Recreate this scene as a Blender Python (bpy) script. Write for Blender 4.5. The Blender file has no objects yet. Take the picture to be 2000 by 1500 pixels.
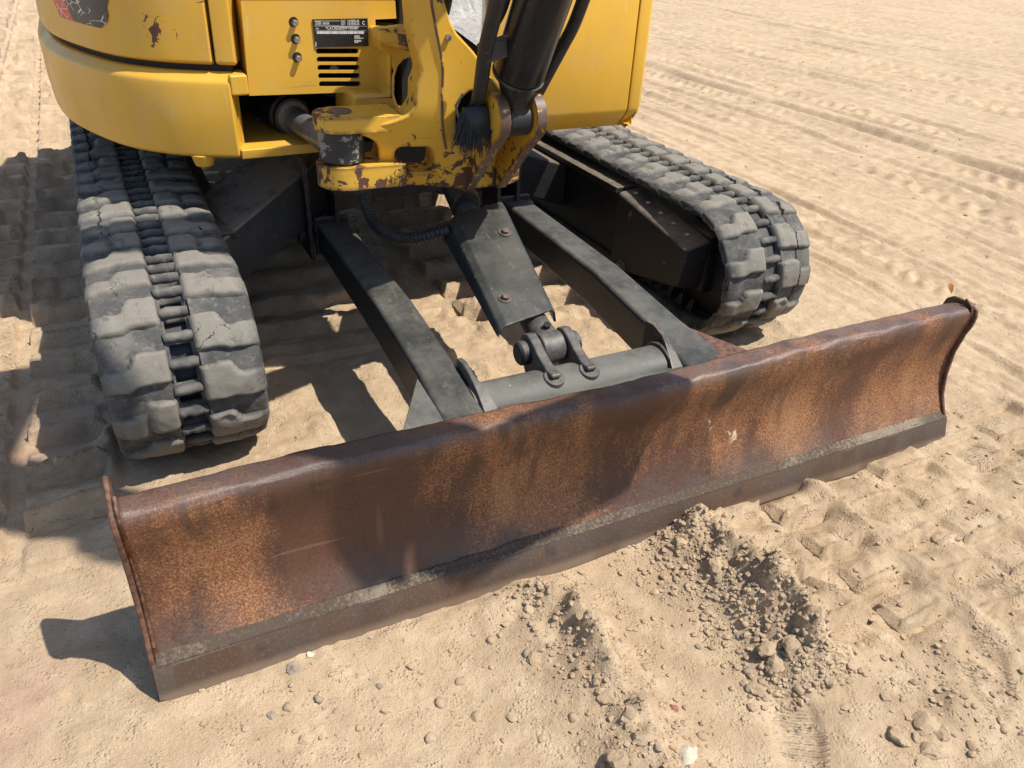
import bpy, bmesh, math, random
import numpy as np
from mathutils import Vector, Matrix
random.seed(7)
sc = bpy.context.scene
COL = sc.collection

# ------------------------------------------------------------------ camera
CAM = np.array([-0.79215277, -0.93305687, 1.07619198])
YAW, PITCH, ROLL, FPX = map(float, (math.radians(27.8935), math.radians(31.5579), math.radians(-3.0315), 1541.1))
_f = np.array([math.sin(YAW)*math.cos(PITCH), math.cos(YAW)*math.cos(PITCH), -math.sin(PITCH)])
_r = np.array([math.cos(YAW), -math.sin(YAW), 0.0]); _d = np.cross(_f, _r)
_c, _s = math.cos(ROLL), math.sin(ROLL)
MC = np.array([_c*_r+_s*_d, -_s*_r+_c*_d, _f])
cam = bpy.data.cameras.new('camera'); camo = bpy.data.objects.new('camera', cam); COL.objects.link(camo)
mw = Matrix.Identity(4)
for i in range(3):
    mw[i][0] = MC[0][i]; mw[i][1] = -MC[1][i]; mw[i][2] = -MC[2][i]; mw[i][3] = CAM[i]
camo.matrix_world = mw
cam.sensor_width = 36; cam.lens = FPX/2000*36; cam.clip_start = 0.02; cam.clip_end = 500
sc.camera = camo

# ------------------------------------------------------------------ light
SUN = Vector((0.45, -0.38, 1.0)).normalized()          # towards the sun
world = bpy.data.worlds.new('World'); sc.world = world; world.use_nodes = True
wn = world.node_tree; wn.nodes.clear()
sky = wn.nodes.new('ShaderNodeTexSky'); sky.sky_type = 'NISHITA'; sky.sun_disc = False
sky.sun_elevation = math.asin(SUN.z); sky.sun_rotation = math.atan2(SUN.x, SUN.y)
bg = wn.nodes.new('ShaderNodeBackground'); bg.inputs[1].default_value = 0.115
wo = wn.nodes.new('ShaderNodeOutputWorld')
wn.links.new(sky.outputs[0], bg.inputs[0]); wn.links.new(bg.outputs[0], wo.inputs[0])
sl = bpy.data.lights.new('sun', 'SUN'); sl.energy = 4.4; sl.angle = math.radians(0.55); sl.color = (1.0, 0.93, 0.82)
so = bpy.data.objects.new('sun', sl); COL.objects.link(so); so.location = (5, -4, 10)
so.rotation_euler = SUN.to_track_quat('Z', 'Y').to_euler()
sc.view_settings.view_transform = 'Standard'; sc.view_settings.look = 'None'
sc.view_settings.exposure = 0.55; sc.view_settings.gamma = 1.0; sc.view_settings.use_curve_mapping = False
sc.cycles.max_bounces = 6; sc.cycles.diffuse_bounces = 3; sc.cycles.glossy_bounces = 3

def at(u, v, x=None, y=None, z=None):
    """a point of the photograph at a chosen real depth plane"""
    d = MC.T @ np.array([(u-1000)/FPX, (v-750)/FPX, 1.0])
    for a, w in enumerate((x, y, z)):
        if w is not None:
            return Vector((CAM + (w-CAM[a])/d[a]*d).tolist())

# ------------------------------------------------------------------ node helpers
class NT:
    def __init__(s, name):
        s.m = bpy.data.materials.new(name); s.m.use_nodes = True
        s.t = s.m.node_tree; s.n = s.t.nodes; s.l = s.t.links
        s.b = s.n['Principled BSDF']
        g = s.n.new('ShaderNodeNewGeometry'); s.pos = g.outputs['Position']; s.nor = g.outputs['Normal']
    def _in(s, sock, v):
        if v is None: return
        if isinstance(v, (int, float)): sock.default_value = v
        elif isinstance(v, (tuple, list)):
            sock.default_value = tuple(v) + ((1.0,) if len(v) == 3 and len(sock.default_value) == 4 else ())
        else: s.l.new(v, sock)
    def noise(s, scale, detail=3, rough=.55, vec=None, dist=0, lac=2.0):
        n = s.n.new('ShaderNodeTexNoise'); n.inputs['Scale'].default_value = scale
        n.inputs['Detail'].default_value = detail; n.inputs['Roughness'].default_value = rough
        n.inputs['Distortion'].default_value = dist
        s._in(n.inputs['Vector'], vec if vec is not None else s.pos); return n.outputs[0]
    def voro(s, scale, feat='F1', vec=None, rnd=1):
        n = s.n.new('ShaderNodeTexVoronoi'); n.feature = feat; n.inputs['Scale'].default_value = scale
        n.inputs['Randomness'].default_value = rnd
        s._in(n.inputs['Vector'], vec if vec is not None else s.pos); return n.outputs['Distance']
    def map(s, scale=(1,1,1), rot=(0,0,0), loc=(0,0,0), vec=None):
        n = s.n.new('ShaderNodeMapping'); n.inputs['Scale'].default_value = scale
        n.inputs['Rotation'].default_value = rot; n.inputs['Location'].default_value = loc
        s._in(n.inputs['Vector'], vec if vec is not None else s.pos); return n.outputs[0]
    def ramp(s, v, a, b, x=0.0, y=1.0, smooth=True):
        n = s.n.new('ShaderNodeMapRange'); n.interpolation_type = 'SMOOTHSTEP' if smooth else 'LINEAR'
        s._in(n.inputs[0], v); n.inputs[1].default_value = a; n.inputs[2].default_value = b
        n.inputs[3].default_value = x; n.inputs[4].default_value = y; return n.outputs[0]
    def math(s, op, a, b=None, c=None):
        n = s.n.new('ShaderNodeMath'); n.operation = op
        s._in(n.inputs[0], a); s._in(n.inputs[1], b); s._in(n.inputs[2], c); return n.outputs[0]
    def mix(s, f, a, b, mode='MIX'):
        n = s.n.new('ShaderNodeMix'); n.data_type = 'RGBA'; n.blend_type = mode
        s._in(n.inputs[0], f); s._in(n.inputs[6], a); s._in(n.inputs[7], b); return n.outputs[2]
    def sep(s, v):
        n = s.n.new('ShaderNodeSeparateXYZ'); s._in(n.inputs[0], v); return n.outputs
    def attr(s, name):
        n = s.n.new('ShaderNodeAttribute'); n.attribute_name = name; return n.outputs['Fac']
    def edge(s, radius):
        b = s.n.new('ShaderNodeBevel'); b.samples = 4; b.inputs['Radius'].default_value = radius
        d = s.n.new('ShaderNodeVectorMath'); d.operation = 'DOT_PRODUCT'
        s.l.new(b.outputs[0], d.inputs[0]); s.l.new(s.nor, d.inputs[1])
        return s.math('SUBTRACT', 1.0, d.outputs['Value'])
    def bump(s, h, strength=.5, dist=.01, nrm=None):
        n = s.n.new('ShaderNodeBump'); n.inputs['Strength'].default_value = strength
        n.inputs['Distance'].default_value = dist; s._in(n.inputs['Height'], h)
        if nrm is not None: s.l.new(nrm, n.inputs['Normal'])
        return n.outputs[0]
    def out(s, color, rough=.6, metal=0.0, nrm=None, spec=.5):
        s._in(s.b.inputs['Base Color'], color); s._in(s.b.inputs['Roughness'], rough)
        s._in(s.b.inputs['Metallic'], metal); s.b.inputs['Specular IOR Level'].default_value = spec
        if nrm is not None: s.l.new(nrm, s.b.inputs['Normal'])
        return s.m

def m_sand():
    t = NT('sand')
    big = t.noise(1.3, 4); mid = t.noise(14, 5, .6); fine = t.noise(420, 3, .7); grit = t.noise(130, 2, .6)
    c = t.mix(t.ramp(big, .35, .65), (.490,.366,.240), (.415,.306,.197))
    c = t.mix(t.ramp(mid, .38, .7), c, (.560,.430,.290))
    c = t.mix(t.ramp(t.noise(3.1, 4, .6), .52, .70, 0, .40), c, (.385,.285,.185))
    c = t.mix(t.ramp(fine, .52, .68, 0, .5), c, (.30,.21,.135))
    c = t.mix(t.ramp(grit, .62, .72, 0, .5), c, (.22,.16,.12))
    pink = t.noise(2.2, 3); sx = t.sep(t.pos)[0]
    c = t.mix(t.math('MULTIPLY', t.ramp(pink, .55, .7, 0, .5), t.ramp(sx, -.9, -1.05)), c, (.40,.25,.19))
    lumps = t.ramp(t.voro(150), .05, .55, 1, 0); lg = t.ramp(t.noise(22, 3), .48, .62)
    h = t.math('ADD', t.math('MULTIPLY', t.noise(60, 6, .72), 1.0), t.math('MULTIPLY', fine, .45))
    h = t.math('ADD', h, t.math('MULTIPLY', t.math('MULTIPLY', lumps, lg), .45))
    n = t.bump(h, .95, .0065)
    # ribbed boot soles pressed into the surface (fine relief)
    X_, Y_, Z_ = t.sep(t.pos); tot = None; wv = t.noise(30, 2)
    for cx, cy, rx, ry, ang, wl in ((.132,-.392,.055,.030,1.05,.0100),(-.010,-.475,.085,.042,.95,.0105),(.36,-.52,.10,.045,.75,.0100),(.57,-.40,.06,.04,.3,.0095),(.92,-.11,.06,.05,.5,.010)):
        c_, s_ = math.cos(ang), math.sin(ang); dx = t.math('SUBTRACT', X_, cx); dy = t.math('SUBTRACT', Y_, cy)
        a = t.math('ADD', t.math('MULTIPLY', dx, c_), t.math('MULTIPLY', dy, s_)); b = t.math('SUBTRACT', t.math('MULTIPLY', dy, c_), t.math('MULTIPLY', dx, s_))
        q = t.math('ADD', t.math('POWER', t.math('MULTIPLY', a, 1/rx), 2.0), t.math('POWER', t.math('MULTIPLY', b, 1/ry), 2.0))
        m = t.math('MULTIPLY', t.ramp(q, 1.0, .7), t.ramp(t.noise(20, 2), .40, .52))
        w = t.math('MULTIPLY', t.math('SINE', t.math('ADD', t.math('MULTIPLY', a, 2*math.pi/wl), t.math('MULTIPLY', wv, 5.0))), m)
        tot = w if tot is None else t.math('ADD', tot, w)
    n = t.bump(tot, .9, .0020, n)
    return t.out(c, .95, 0, n, .15)

def m_clod():
    t = NT('dry_clod')
    a = t.noise(30, 4); f = t.noise(400, 3, .7)
    c = t.mix(t.ramp(a, .35, .65), (.50,.385,.260), (.41,.305,.20))
    c = t.mix(t.ramp(f, .55, .7, 0, .4), c, (.28,.20,.13))
    return t.out(c, .95, 0, t.bump(t.noise(120, 6, .75), .9, .006), .15)

def m_stone(name, c1, c2):
    t = NT(name); a = t.noise(60, 4)
    return t.out(t.mix(t.ramp(a, .35, .65), c1, c2), .85, 0, t.bump(t.noise(250, 4), .5, .002), .25)

def m_yellow(name, chip=.70, edge_amt=0.0, rust=(.070,.034,.024), dirt=.38, spot=None):
    t = NT(name)
    big = t.noise(5, 4); v = t.noise(2, 3)
    c = t.mix(t.ramp(big, .3, .7), (.65,.375,.038), (.59,.335,.036))
    # road dust film and pale scuffs
    c = t.mix(t.ramp(t.noise(9, 5, .65), .45, .75, 0, dirt), c, (.50,.36,.17))
    sc_ = t.noise(60, 3, .6, t.map((1,1,.12), (.0,.6,.3)))
    c = t.mix(t.ramp(sc_, .66, .72, 0, .35), c, (.70,.50,.20))
    c = t.mix(t.math('MULTIPLY', t.ramp(t.noise(3.5, 3), .45, .65), t.ramp(t.noise(90, 2, .5, t.map((.1,.1,1), (.3,.2,0))), .66, .70, 0, .5)), c, (.30,.19,.05))
    c = t.mix(t.ramp(t.noise(12, 5, .7, t.map((1,1,.3))), .58, .78, 0, .35), c, (.36,.24,.09))
    # chips down to rusty steel
    n1 = t.noise(34, 5, .6, None, .6); reg = t.noise(6.5, 3)
    m = t.math('ADD', n1, t.math('MULTIPLY', t.math('SUBTRACT', reg, .5), .55))
    if spot:
        dv = t.n.new('ShaderNodeVectorMath'); dv.operation = 'DISTANCE'; t.l.new(t.pos, dv.inputs[0]); dv.inputs[1].default_value = spot
        m = t.math('ADD', m, t.ramp(dv.outputs['Value'], .085, .01, 0, .20))
    if edge_amt > 0:
        e = t.edge(.016)
        m = t.math('ADD', m, t.math('MULTIPLY', t.ramp(e, .004, .16), edge_amt))
        m = t.math('ADD', m, t.ramp(t.sep(t.pos)[2], .68, .50, 0, .13))
    k = t.ramp(m, chip, chip+.015)
    rc = t.mix(t.noise(120, 3), rust, (rust[0]*2.0, rust[1]*1.7, rust[2]*1.4))
    c = t.mix(k, c, rc)
    rg = t.math('ADD', t.math('MULTIPLY', k, .4), t.ramp(big, .3, .7, .36, .5))
    h = t.math('ADD', t.math('MULTIPLY', k, -1.0), t.math('MULTIPLY', t.noise(500, 2), .06))
    return t.out(c, rg, 0, t.bump(h, .35, .0015), .5)

def m_black(name='black_paint', base=(.014,.015,.016), dust=.5, rough=.45, rustamt=.74, wear=.0, dc=(.165,.155,.130)):
    t = NT(name)
    nz = t.sep(t.nor)[2]
    a = t.noise(7, 5, .65); g = t.noise(45, 4, .7); s = t.noise(70, 3, .6, t.map((1,.15,1), (.2,.1,.9)))
    up = t.ramp(nz, .15, .95)
    c = t.mix(t.ramp(a, .35, .7, 0, .6), base, tuple(min(1, x*2.0) for x in base))
    dm = t.math('MULTIPLY', up, t.ramp(t.math('ADD', a, t.math('MULTIPLY', g, .5)), .5, .95, dust*.25, dust))
    c = t.mix(dm, c, dc)
    c = t.mix(t.ramp(s, .67, .72, 0, .28), c, (.16,.155,.14))
    e = t.edge(.008)
    c = t.mix(t.math('MULTIPLY', t.ramp(e, .02, .16), t.ramp(g, .42, .58, 0, .8)), c, (.20,.145,.10))
    c = t.mix(t.math('MULTIPLY', up, t.ramp(t.noise(75, 3, .6, t.map((1,.25,1), (0,0,.7))), .62, .68, 0, .25)), c, (.20,.18,.15))
    c = t.mix(t.ramp(t.math('ADD', t.noise(16, 5, .65), t.math('MULTIPLY', wear, .1)), rustamt, rustamt+.03, 0, .8), c, (.15,.08,.05))
    spk = t.noise(160, 1)
    c = t.mix(t.ramp(spk, .77, .80, 0, .6), c, (.40,.38,.33))
    rg = t.math('ADD', rough, t.math('MULTIPLY', dm, .5))
    return t.out(c, rg, 0, t.bump(t.noise(90, 4), .15, .002), .45)

def m_rust():
    t = NT('rusted_steel')
    x, y, z = t.sep(t.pos)
    big = t.noise(3.0, 4, .6); strk = t.noise(9, 5, .62, t.map((1,1,.16))); strk2 = t.noise(26, 4, .6, t.map((1,1,.10), (0,0,0), (5,0,0)))
    sp = t.noise(430, 3, .7); md = t.noise(150, 5, .75)
    c = t.mix(t.ramp(big, .3, .7), (.066,.030,.019), (.098,.041,.023))
    # orange bloom: fine grain inside ragged vertical runs
    run = t.math('ADD', t.math('MULTIPLY', t.noise(4.2, 4, .6, t.map((1,1,.45), (0,0,0), (3,1,0))), .8), t.math('MULTIPLY', strk, .35))
    g = t.math('ADD', t.math('MULTIPLY', t.math('SUBTRACT', run, .555), 2.0), t.math('ADD', t.math('MULTIPLY', sp, .80), t.math('MULTIPLY', md, .45)))
    c = t.mix(t.ramp(g, .58, .84, 0, .85), c, (.235,.086,.032))
    c = t.mix(t.ramp(g, .80, 1.06, 0, .60), c, (.33,.185,.088))
    spk = t.math('MULTIPLY', t.ramp(t.noise(290, 2, .6), .505, .575), t.ramp(t.math('ADD', run, t.math('MULTIPLY', t.math('SUBTRACT', md, .5), .35)), .50, .66))
    c = t.mix(t.math('MULTIPLY', spk, .75), c, (.37,.205,.098))
    c = t.mix(t.ramp(md, .57, .70, 0, .6), c, (.038,.020,.015))
    c = t.mix(t.ramp(t.noise(240, 2, .6, t.map((1,1,1), (0,0,0), (9,4,2))), .56, .64, 0, .55), c, (.034,.018,.014))
    # dark water stains running down, faint pale streaks
    c = t.mix(t.ramp(strk, .53, .66, 0, .8), c, (.036,.019,.015))
    c = t.mix(t.ramp(strk2, .64, .74, 0, .20), c, (.26,.17,.11))
    # bare worn steel along the crest, slate dust low down
    cr = t.math('MULTIPLY', t.ramp(z, .305, .330), t.ramp(t.math('ADD', t.noise(8, 4, .7), t.math('MULTIPLY', t.math('SUBTRACT', md, .5), .7)), .38, .58))
    c = t.mix(t.math('MULTIPLY', cr, .6), c, (.098,.074,.066))
    ft = t.math('MULTIPLY', t.ramp(z, .15, .075), t.ramp(t.math('ADD', t.noise(7, 4, .7), t.math('MULTIPLY', t.math('SUBTRACT', md, .5), .8)), .38, .60))
    c = t.mix(t.math('MULTIPLY', ft, .45), c, (.085,.076,.068))
    # scraped patches and long scratches
    for p, r in (((.175,.042,.195), .022), ((.245,.040,.155), .026), ((-.76,.04,.10), .012)):
        dv = t.n.new('ShaderNodeVectorMath'); dv.operation = 'DISTANCE'; t.l.new(t.pos, dv.inputs[0]); dv.inputs[1].default_value = p
        k = t.math('MULTIPLY', t.ramp(dv.outputs['Value'], r, r*.3), t.ramp(t.noise(75, 4, .7, t.map((1,1,.5), (0,.8,0)), .6), .50, .58))
        c = t.mix(t.math('MULTIPLY', k, .85), c, (.62,.52,.36))
    scr = t.noise(30, 2, .5, t.map((.10,1,2.0), (0,.35,0)))
    c = t.mix(t.ramp(scr, .725, .745, 0, .22), c, (.25,.19,.15))
    rg = t.math('SUBTRACT', t.ramp(md, .3, .7, .46, .68), t.math('MULTIPLY', cr, .16))
    h = t.math('ADD', t.math('ADD', t.math('MULTIPLY', sp, .5), t.math('MULTIPLY', md, .8)), t.math('MULTIPLY', t.noise(30, 4), .6))
    return t.out(c, rg, .0, t.bump(h, .42, .0024), .5)

def m_edge_steel():
    t = NT('cutting_edge_steel')
    x, y, z = t.sep(t.pos)
    a = t.noise(6, 4, .6); sp = t.noise(190, 3, .7)
    c = t.mix(t.ramp(a, .35, .65), (.070,.052,.042), (.082,.046,.030))
    c = t.mix(t.ramp(sp, .52, .65, 0, .6), c, (.125,.088,.062))
    c = t.mix(t.ramp(t.noise(13, 3), .66, .72, 0, .6), c, (.035,.028,.025))
    c = t.mix(t.ramp(z, .022, .004, 0, .5), c, (.27,.20,.14))
    return t.out(c, .55, .1, t.bump(sp, .25, .0015), .45)

def m_weld():
    t = NT('mud_caked_weld'); a = t.noise(10, 3); f = t.noise(160, 4, .7)
    c = t.mix(t.ramp(a, .4, .65), (.235,.195,.15), (.115,.088,.066))
    c = t.mix(t.ramp(t.math('ADD', t.noise(2.2, 3, .6, t.map((1,0,0))), t.math('MULTIPLY', t.math('SUBTRACT', f, .5), .5)), .46, .62), (.080,.060,.046), c)
    c = t.mix(t.ramp(f, .5, .7, 0, .6), c, (.15,.115,.09))
    return t.out(c, .9, 0, t.bump(f, .8, .004), .2)

def m_rubber(name, crack_x, crack_y, crack_amt=1.0):
    t = NT(name)
    x, y, z = t.sep(t.pos)
    top = t.attr('dust')
    a = t.noise(16, 5, .65); b = t.noise(4, 3); f = t.noise(260, 3, .7)
    c = t.mix(t.ramp(a, .3, .7), (.050,.051,.051), (.095,.094,.090))
    dm = t.math('ADD', t.math('MULTIPLY', top, .85), t.math('MULTIPLY', t.math('SUBTRACT', a, .5), 1.0))
    c = t.mix(t.ramp(dm, .12, .85, 0, .85), c, (.215,.198,.168))
    c = t.mix(t.ramp(t.noise(70, 4, .7), .52, .72, 0, .45), c, (.27,.25,.215))
    c = t.mix(t.ramp(f, .55, .7, 0, .3), c, (.05,.049,.046))
    c = t.mix(t.ramp(t.noise(34, 5, .7, t.map((1,.35,1))), .56, .68, 0, .55), c, (.045,.046,.047))
    # one long split along the outer lugs and short random age cracks
    w = t.math('MULTIPLY', t.math('SUBTRACT', t.noise(14, 5, .7), .5), .045)
    d = t.math('ABSOLUTE', t.math('ADD', t.math('SUBTRACT', x, crack_x), w))
    gate = t.math('MULTIPLY', t.ramp(t.noise(2.1, 2, .5, t.map((0,1,1))), .36, .46), t.ramp(y, *crack_y))
    wid = t.math('MULTIPLY', t.noise(9, 3), .006)
    ck = t.math('MULTIPLY', t.math('LESS_THAN', d, wid), gate)
    warp = t.n.new('ShaderNodeVectorMath'); warp.operation = 'ADD'
    nn = t.n.new('ShaderNodeTexNoise'); nn.inputs['Scale'].default_value = 40; nn.inputs['Detail'].default_value = 4
    t.l.new(t.pos, nn.inputs['Vector'])
    sc_ = t.n.new('ShaderNodeVectorMath'); sc_.operation = 'SCALE'; sc_.inputs[3].default_value = .03
    t.l.new(nn.outputs['Color'], sc_.inputs[0]); t.l.new(t.pos, warp.inputs[0]); t.l.new(sc_.outputs[0], warp.inputs[1])
    v = t.voro(17, 'DISTANCE_TO_EDGE', warp.outputs[0])
    ck2 = t.math('MULTIPLY', t.math('LESS_THAN', v, .011), t.ramp(t.noise(11, 2), .615, .635))
    crk = t.math('MULTIPLY', t.math('MAXIMUM', ck, ck2), crack_amt)
    c = t.mix(crk, c, (.012,.012,.013))
    h = t.math('SUBTRACT', t.math('ADD', t.math('MULTIPLY', t.noise(55, 5, .65), .6), t.math('MULTIPLY', f, .10)), t.math('MULTIPLY', crk, 1.6))
    return t.out(c, .82, 0, t.bump(h, .5, .004), .3)

def m_plain(name, col, rough=.5, metal=0., var=.3, scale=40, bump=.1):
    t = NT(name); a = t.noise(scale, 4, .65)
    c = t.mix(t.ramp(a, .3, .7), tuple(x*(1-var) for x in col), tuple(min(1, x*(1+var)) for x in col))
    return t.out(c, rough, metal, t.bump(a, bump, .002))

def m_worn_edge():
    t = NT('worn_brown_steel'); a = t.noise(30, 4, .65); e = t.noise(60, 4, .7, None, .5)
    c = t.mix(t.ramp(a, .35, .65), (.085,.045,.033), (.125,.075,.055))
    c = t.mix(t.ramp(e, .60, .63), c, (.60,.33,.04))
    return t.out(c, .5, 0, t.bump(a, .2, .002))

def m_rod_end():
    t = NT('worn_black_eye'); a = t.noise(22, 5, .7, None, .4); f = t.noise(90, 4, .7)
    x, y, z = t.sep(t.pos)
    c = t.mix(t.ramp(t.noise(9, 3), .55, .66), (.018,.019,.022), (.10,.06,.045))
    c = t.mix(t.ramp(t.math('ADD', a, t.math('MULTIPLY', f, .2)), .64, .67, 0, .8), c, (.27,.26,.25))
    return t.out(c, .5, 0, t.bump(a, .2, .002))

def m_silver():
    t = NT('crumpled_silver_lining'); a = t.noise(25, 4, .6, None, .4)
    c = t.mix(t.ramp(a, .35, .7), (.60,.63,.65), (.80,.81,.82))  # whitened so the colour carries the sheet's sunlit reflection
    return t.out(c, .30, .25, t.bump(t.noise(28, 4, .6, None, .5), .5, .01))

def m_decal(col):
    t = NT('scratched_decal'); n = t.noise(18, 2, .5, t.map((1,1,2.4), (.5,.3,.2)), 1.2)
    v = t.voro(26, 'DISTANCE_TO_EDGE', t.map((1,1,1.8), (.3,.9,.2)))
    s = t.math('MULTIPLY', t.math('LESS_THAN', v, .022), t.ramp(t.noise(16, 3), .46, .56))
    return t.out(t.mix(s, col, (.75,.74,.72)), .4, 0)

M = dict(
    sand=m_sand(), clod=m_clod(),
    stone_grey=m_stone('grey_stone', (.31,.255,.195), (.22,.18,.14)),
    stone_pale=m_stone('pale_stone', (.55,.50,.40), (.42,.38,.30)),
    stone_red=m_stone('red_stone', (.30,.13,.085), (.22,.10,.07)),
    yellow=m_yellow('yellow_paint', .845), yellow_chip=m_yellow('chipped_yellow_paint', .655, .20, dirt=.12),
    yellow_cover=m_yellow('scarred_yellow_paint', .76, spot=(-.665, 1.075, .80)),
    black=m_black(), black_dusty=m_black('dusty_black_paint', (.012,.015,.016), .50, .36, .73),
    black_guard=m_black('scuffed_black_guard', (.012,.016,.017), .30, .34, .70, 0.5),
    black_tube=m_black('dusty_tube_paint', (.045,.052,.051), .75, .45, .75),
    navy=m_plain('dark_frame_paint', (.008,.009,.013), .55, 0, .5, 12),
    frame=m_black('dirty_frame_paint', (.009,.009,.011), .85, .6, .68, 0, (.19,.155,.115)),
    dustleg=m_black('dust_coated_leg', (.03,.028,.026), 1.6, .8, .8, 0, (.20,.17,.135)),
    black_gloss=m_black('black_cylinder_paint', (.010,.010,.012), .12, .30, .80),
    yellow_ear=m_yellow('worn_yellow_ear', .615, .22, dirt=.1),
    rust=m_rust(), rust_end=m_plain('dark_rusty_edge', (.105,.050,.031), .6, 0, .55, 90, .4), edge=m_edge_steel(), weld=m_weld(),
    rub_l=m_rubber('worn_track_rubber', -.846, (.95, 1.05)), rub_r=m_rubber('cracked_track_rubber', .836, (-2, -1)),
    worn=m_worn_edge(), eye=m_rod_end(), silver=m_silver(),
    steel=m_plain('bolt_steel', (.30,.29,.28), .38, .8, .3, 200),
    brownsteel=m_plain('brown_bolt', (.13,.10,.085), .5, .3, .4, 200),
    rod=m_plain('dull_rod', (.15,.15,.14), .38, .35, .35, 14),
    lug_steel=m_plain('worn_lug_steel', (.085,.078,.07), .55, .1, .35, 50),
    hose=m_plain('black_hose', (.022,.022,.023), .5, 0, .3, 60),
    bristle=m_plain('frayed_sleeve', (.018,.022,.03), .7, 0, .5, 300),
    plate=m_plain('plate_black', (.009,.009,.010), .38, 0, .3, 60), ink=m_plain('plate_print', (.80,.80,.78), .5, 0, .08, 500),
    dark=m_plain('bay_shade_black', (.006,.006,.007), .8, 0, .3, 20),  # near-black colour stands in for shade inside bays, gaps and openings
    decal_b=m_decal((.035,.036,.04)), decal_r=m_decal((.55,.06,.035)),
    glass=m_plain('cab_glass', (.02,.03,.03), .05, 0, .1, 5, 0), white=m_plain('white_spot', (.75,.73,.68), .7),
    leaf=m_plain('dry_leaf', (.38,.17,.04), .8),
)

# ------------------------------------------------------------------ mesh helpers
ROOT = None
def finish(name, me, mat, parent=None, smooth=True, ang=35, bevel=0.0, seg=2):
    if mat is not None: me.materials.append(M[mat] if isinstance(mat, str) else mat)
    if smooth:
        me.polygons.foreach_set('use_smooth', [True]*len(me.polygons))
        me.set_sharp_from_angle(angle=math.radians(ang))
    o = bpy.data.objects.new(name, me); COL.objects.link(o)
    if parent is not None:
        o.parent = parent
        if parent is ROOT: o.matrix_parent_inverse = Matrix.Translation(-ROOT.location)
    if bevel > 0:
        b = o.modifiers.new('bevel', 'BEVEL'); b.width = bevel; b.segments = seg; b.limit_method = 'ANGLE'
        b.angle_limit = math.radians(28); b.harden_normals = True
    return o
def from_bm(name, bm, mat, parent=None, **k):
    bmesh.ops.recalc_face_normals(bm, faces=bm.faces)
    me = bpy.data.meshes.new(name); bm.to_mesh(me); bm.free(); return finish(name, me, mat, parent, **k)

def b_box(bm, lo, hi, mtx=None):
    x0, y0, z0 = lo; x1, y1, z1 = hi
    vs = [bm.verts.new(p) for p in ((x0,y0,z0),(x1,y0,z0),(x1,y1,z0),(x0,y1,z0),(x0,y0,z1),(x1,y0,z1),(x1,y1,z1),(x0,y1,z1))]
    for f in ((0,3,2,1),(4,5,6,7),(0,1,5,4),(1,2,6,5),(2,3,7,6),(3,0,4,7)): bm.faces.new([vs[i] for i in f])
    if mtx is not None: bmesh.ops.transform(bm, matrix=mtx, verts=vs)
    return vs
def b_hex(bm, bot, top):
    vb = [bm.verts.new(p) for p in bot]; vt = [bm.verts.new(p) for p in top]; n = len(vb)
    bm.faces.new(vb[::-1]); bm.faces.new(vt)
    for i in range(n): bm.faces.new((vb[i], vb[(i+1)%n], vt[(i+1)%n], vt[i]))
def b_plate(bm, outline, holes, thick):
    """outline / holes: 3-D loops; thick: extrusion vector"""
    vs0 = []; es = []
    for loop in [outline]+list(holes):
        vs = [bm.verts.new(p) for p in loop]; vs0 += vs
        es += [bm.edges.new((vs[i], vs[(i+1)%len(vs)])) for i in range(len(vs))]
    r = bmesh.ops.triangle_fill(bm, edges=es, use_beauty=True, use_dissolve=False)
    fs = [g for g in r['geom'] if isinstance(g, bmesh.types.BMFace)]
    e = bmesh.ops.extrude_face_region(bm, geom=fs, use_keep_orig=True)
    bmesh.ops.translate(bm, vec=Vector(thick), verts=[g for g in e['geom'] if isinstance(g, bmesh.types.BMVert)])
def b_tube(bm, pts, rad, seg=16, caps=True):
    pts = [Vector(p) for p in pts]; n = len(pts)
    rad = rad if isinstance(rad, (list, tuple)) else [rad]*n
    t0 = (pts[1]-pts[0]).normalized(); up = Vector((0,0,1)) if abs(t0.z) < .9 else Vector((1,0,0))
    a = t0.cross(up).normalized(); rings = []
    for i, p in enumerate(pts):
        t = (pts[min(i+1,n-1)]-pts[max(i-1,0)]).normalized()
        a = (a - t*a.dot(t)).normalized(); b = t.cross(a)
        rings.append([bm.verts.new(p+(a*math.cos(2*math.pi*k/seg)+b*math.sin(2*math.pi*k/seg))*rad[i]) for k in range(seg)])
    for i in range(n-1):
        for k in range(seg): bm.faces.new((rings[i][k], rings[i][(k+1)%seg], rings[i+1][(k+1)%seg], rings[i+1][k]))
    if caps: bm.faces.new(rings[0][::-1]); bm.faces.new(rings[-1])
def b_loft(bm, rows, closed=False, caps=True):
    R = [[bm.verts.new(p) for p in r] for r in rows]; m = len(R[0])
    for i in range(len(R)-1):
        for k in range(m if closed else m-1):
            bm.faces.new((R[i][k], R[i][(k+1)%m], R[i+1][(k+1)%m], R[i+1][k]))
    if caps and closed: bm.faces.new(R[0][::-1]); bm.faces.new(R[-1])
def catmull(pts, n):
    P = [np.array(p, float) for p in pts]; P = [2*P[0]-P[1]]+P+[2*P[-1]-P[-2]]; out = []
    for i in range(1, len(P)-2):
        for k in range(n):
            t = k/n; a, b, c, d = P[i-1:i+3]
            out.append(.5*((2*b)+(-a+c)*t+(2*a-5*b+4*c-d)*t*t+(-a+3*b-3*c+d)*t**3))
    out.append(P[-2]); return out
def tube(name, pts, rad, mat, parent, seg=16, **k):
    bm = bmesh.new(); b_tube(bm, pts, rad, seg); return from_bm(name, bm, mat, parent, **k)
def box(name, lo, hi, mat, parent, bevel=.004, **k):
    bm = bmesh.new(); b_box(bm, lo, hi); return from_bm(name, bm, mat, parent, bevel=bevel, **k)
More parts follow.
